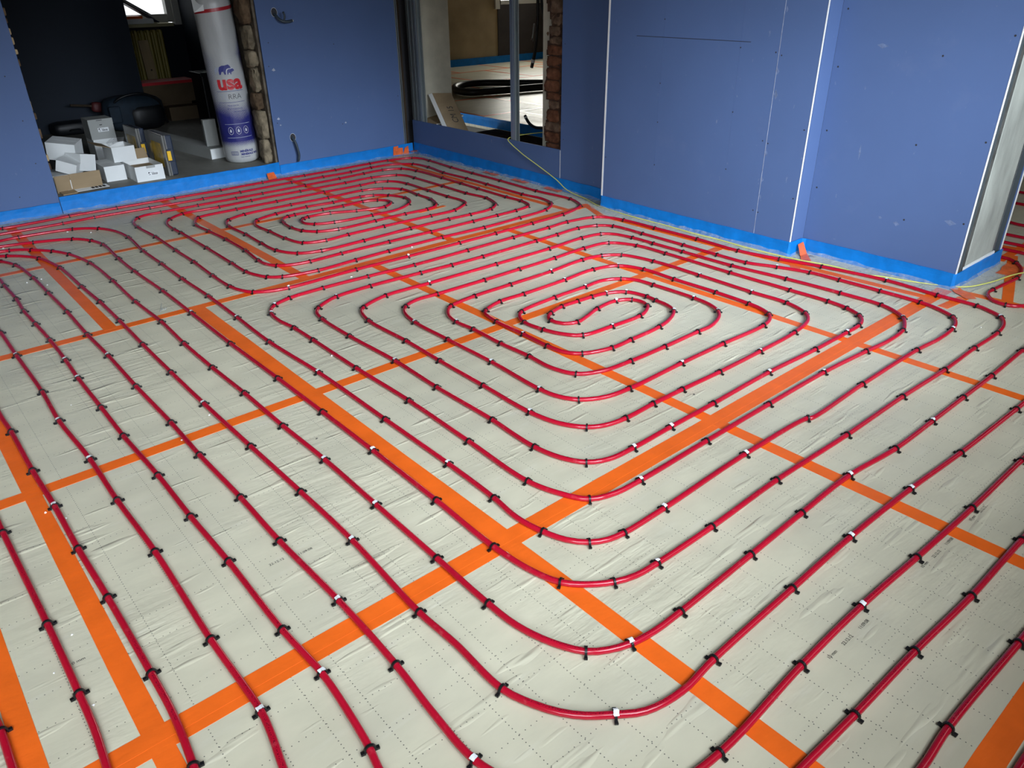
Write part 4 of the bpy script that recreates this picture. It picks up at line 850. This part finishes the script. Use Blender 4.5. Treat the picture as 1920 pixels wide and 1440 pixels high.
AIM = math.atan2(-ROLL[1], -ROLL[0])                                            # the print faces the room
def wrap(mb, u0, z0, m, name, rr=RR + .0035):
    out = MB()
    for x, y, z in mb.v:
        ang = AIM + (x + u0) / rr; k = 1 + .012 * math.sin(7 * (y + z0) + 3 * ang)
        out.v.append((rr * k * math.cos(ang), rr * k * math.sin(ang), y + z0))
    out.f = mb.f; return obj(name, out, m, roll)
wrap(text_mb('usa', .150, .006, spacing=1.0), -.083, .592, 'print_red', 'lettering')
wrap(text_mb('RRA', .058, -.001), -.018, .515, 'ink_black', 'lettering'); wrap(text_mb('TE', .058, -.001), -.082, .515, 'print_pale', 'lettering')
def rule(u0, u1, z, t, m):
    n = 8; mb = MB()
    for i in range(n + 1): mb.v += [(u0 + (u1 - u0) * i / n, 0, 0), (u0 + (u1 - u0) * i / n, t, 0)]
    mb.f = [(2 * i, 2 * i + 2, 2 * i + 3, 2 * i + 1) for i in range(n)]; return wrap(mb, 0, z, m, 'printed_rule')
rule(-.10, .115, .575, .003, 'print_navy'); rule(-.10, .115, .490, .003, 'print_navy'); rule(-.09, .12, .322, .003, 'print_pale'); rule(-.09, .12, .215, .003, 'print_pale')
for k, (t, u) in enumerate((('Minéralwolle', -.035), ('Wärmedämmung', -.05), ('Thermoisolation', -.02))): wrap(text_mb(t, .017, 0), u + .01 * k, .462 - .024 * k, 'print_navy', 'lettering')
wrap(text_mb('MINÉRALE', .024, .001), -.01, .098, 'print_navy', 'lettering'); wrap(text_mb('MINERALE WO', .022, .001), -.005, .074, 'print_navy', 'lettering'); wrap(text_mb('lana minerale', .014, 0), -.01, .056, 'print_navy', 'lettering')
for u in (-.062, .0, .062):
    mb = MB(); n = 18
    for i in range(n): c_, s_ = math.cos(2 * PI * i / n), math.sin(2 * PI * i / n); mb.v += [(.021 * c_, .030 * s_, 0), (.019 * c_, .0275 * s_, 0)]
    mb.f = [(2 * i, 2 * ((i + 1) % n), 2 * ((i + 1) % n) + 1, 2 * i + 1) for i in range(n)]
    mb.add([(-.006, -.012, 0), (.006, -.012, 0), (.008, .0, 0), (0, .016, 0), (-.008, .0, 0)], [(0, 1, 2, 3, 4)])
    wrap(mb, u + .012, .272, 'print_white', 'round_symbol')
mb = MB()
for a, b2 in (((-.055, 0), (.0, .028)),): mb.add([(a[0], a[1], 0), (b2[0], a[1], 0), (b2[0], a[1] + .003, 0), (a[0], a[1] + .003, 0)], [(0, 1, 2, 3)]).add([(a[0], b2[1], 0), (b2[0], b2[1], 0), (b2[0], b2[1] + .003, 0), (a[0], b2[1] + .003, 0)], [(0, 1, 2, 3)])
for i in range(5): mb.add([(-.055 + i * .0135, 0, 0), (-.052 + i * .0135, 0, 0), (-.052 + i * .0135, .03, 0), (-.055 + i * .0135, .03, 0)], [(0, 1, 2, 3)])
wrap(mb, -.03, .075, 'print_navy', 'printed_mark')
bear = [(0, 0), (.012, 0), (.020, .020), (.034, .022), (.040, .0), (.052, 0), (.054, .020), (.066, .030), (.085, .036), (.098, .046), (.092, .060), (.080, .072), (.066, .070), (.050, .066), (.03, .066), (.010, .058), (.0, .035)]
def bear_mb(s, fl=1):
    # split into convex strips so that the sheet follows the roll
    mb = MB(); mb.add([(x * s, y * s, 0) for x, y in bear], [tuple(range(len(bear)))]); return mb
wrap(bear_mb(.80), -.085, .705, 'print_pale', 'bear_emblem', RR + .0035); wrap(bear_mb(1.0), -.050, .702, 'print_navy', 'bear_emblem', RR + .005); wrap(bear_mb(.66), .005, .702, 'print_white', 'bear_emblem', RR + .0062); wrap(bear_mb(.60), .012, .701, 'print_navy', 'bear_emblem', RR + .0072)

# dark things at the back of the storeroom
def lump(mb, c, r, n=10, m=7, jit=.1, p=.6):
    o = len(mb.v); cx, cy, cz = c
    for i in range(m + 1):
        th = PI * i / m
        for k in range(n):
            ph = 2 * PI * k / n; f = 1 + nrand(-jit, jit)
            sx = lambda t: math.copysign(abs(t) ** p, t)
            mb.v.append((cx + r[0] * f * sx(math.sin(th)) * sx(math.cos(ph)), cy + r[1] * f * sx(math.sin(th)) * sx(math.sin(ph)), cz + r[2] * sx(math.cos(th))))
    for i in range(m):
        for k in range(n):
            a = o + i * n + k; b2 = o + i * n + (k + 1) % n; mb.f.append((a, a + n, b2 + n, b2))
    return mb
o = thing('tool_bag', 'big dark blue and black tool bag at the back of the storeroom', 'bag', (2.42, 8.82, .10))
obj('bag_body', lump(MB(), (0, 0, .17), (.29, .16, .17), 16, 8, .04, .55), 'bag_blue', o, smooth=True); obj('bag_panel', lump(MB(), (.09, -.05, .13), (.19, .13, .13), 14, 7, .04, .6), 'plastic_black', o, smooth=True)
obj('bag_strap', MB().tube(spline([(-.25, -.05, .20), (-.16, -.14, .32), (.05, -.16, .36), (.22, -.12, .28), (.30, -.06, .04)], .03), .012, 6), 'plastic_black', o, smooth=True)
obj('bag_pocket', MB().box(-.27, -.17, .10, -.16, -.12, .26), 'bag_blue', o, bevel=.015)
o = thing('hedge_trimmer', 'dark red garden tool with a long bar lying behind the tool bag', 'tool', (2.07, 8.98, .30), (0, .14, .1))
obj('tool_bar', MB().box(-.20, -.012, .04, .0, .012, .06), 'timber_dark', o); obj('tool_handle', lump(MB(), (.05, 0, .04), (.055, .04, .05)), 'handle_red', o, smooth=True)
o = thing('black_case', 'low black case lying against the dark blue storeroom wall', 'case', (1.85, 8.98, .10))
obj('case_body', lump(MB(), (0, 0, .065), (.20, .10, .065), 16, 8, .02, .45), 'plastic_black', o, smooth=True); obj('case_handle', MB().tube(spline([(-.05, -.10, .05), (-.04, -.13, .06), (.04, -.13, .06), (.05, -.10, .05)], .02), .008, 6), 'plastic_black', o)
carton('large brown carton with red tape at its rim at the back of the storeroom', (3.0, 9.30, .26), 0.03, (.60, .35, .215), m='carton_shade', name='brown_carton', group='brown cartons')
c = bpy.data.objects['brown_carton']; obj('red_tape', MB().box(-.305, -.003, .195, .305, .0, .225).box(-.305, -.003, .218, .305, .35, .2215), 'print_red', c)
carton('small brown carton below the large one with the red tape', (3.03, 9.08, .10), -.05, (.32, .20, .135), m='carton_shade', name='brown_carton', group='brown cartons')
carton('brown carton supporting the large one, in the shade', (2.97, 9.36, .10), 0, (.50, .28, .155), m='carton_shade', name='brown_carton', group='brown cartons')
o = thing('black_crate', 'tall black plastic crate standing between the cartons and the wrapped roll', 'crate', (3.16, 8.30, .10))
obj('crate_body', MB().box(-.16, 0, 0, .16, .30, .52), 'plastic_black', o, bevel=.01); obj('crate_rim', MB().box(-.17, -.01, .50, .17, .31, .535), 'plastic_black', o, bevel=.005)
for k in range(5): obj('crate_rib', MB().box(-.14 + .06 * k, -.008, .03, -.125 + .06 * k, .0, .48), 'plastic_black', o)
obj('paper_scrap', MB().box(-.12, .02, .536, .12, .12, .540).box(-.15, -.02, .54, .02, .05, .543), 'paper_white', o)
# radiator, plank and the things on the window sill
o = thing('radiator', 'old yellow-green ribbed radiator below the storeroom window', 'radiator', (2.98, 10.44, .34))
for k in range(6):
    x = .04 + .072 * k
    obj('column', MB().tube([(x, 0, .03), (x, 0, .60)], .022, 10).tube([(x, .09, .03), (x, .09, .60)], .022, 10).box(x - .012, 0, .02, x + .012, .09, .05).box(x - .012, 0, .58, x + .012, .09, .61), 'radiator', o, smooth=False)
o = thing('timber_plank', 'pale timber plank leaning upright in front of the radiator', 'plank', (3.15, 10.30, .12), (-.08, -.02, 0))
obj('plank_face', MB().box(-.058, 0, 0, .058, .024, .73), 'timber', o, bevel=.002); obj('knot', MB().disc((.01, -.0008, .40), (0, -1, 0), .011, 10), 'timber_dark', o)
o = thing('flat_pack', 'stack of flat dark panels leaning on the storeroom window sill', 'panels', (3.0, 10.40, 1.265), (0, .56, 0))
for k in range(3): obj('panel', MB().box(-.25, -.02 * k, .016 * k, .45 - .06 * k, .16, .012 * k + .009), ('plastic_navy', 'frame_white', 'plastic_navy')[k], o)
o = thing('orange_package', 'white and orange package lying on the storeroom window sill', 'package', (2.98, 10.40, 1.021))
obj('package_body', MB().box(-.12, 0, 0, .34, .14, .055), 'carton_white', o, bevel=.004); obj('orange_band', MB().box(-.125, -.002, .056, .22, .145, .085), 'tape_orange', o)
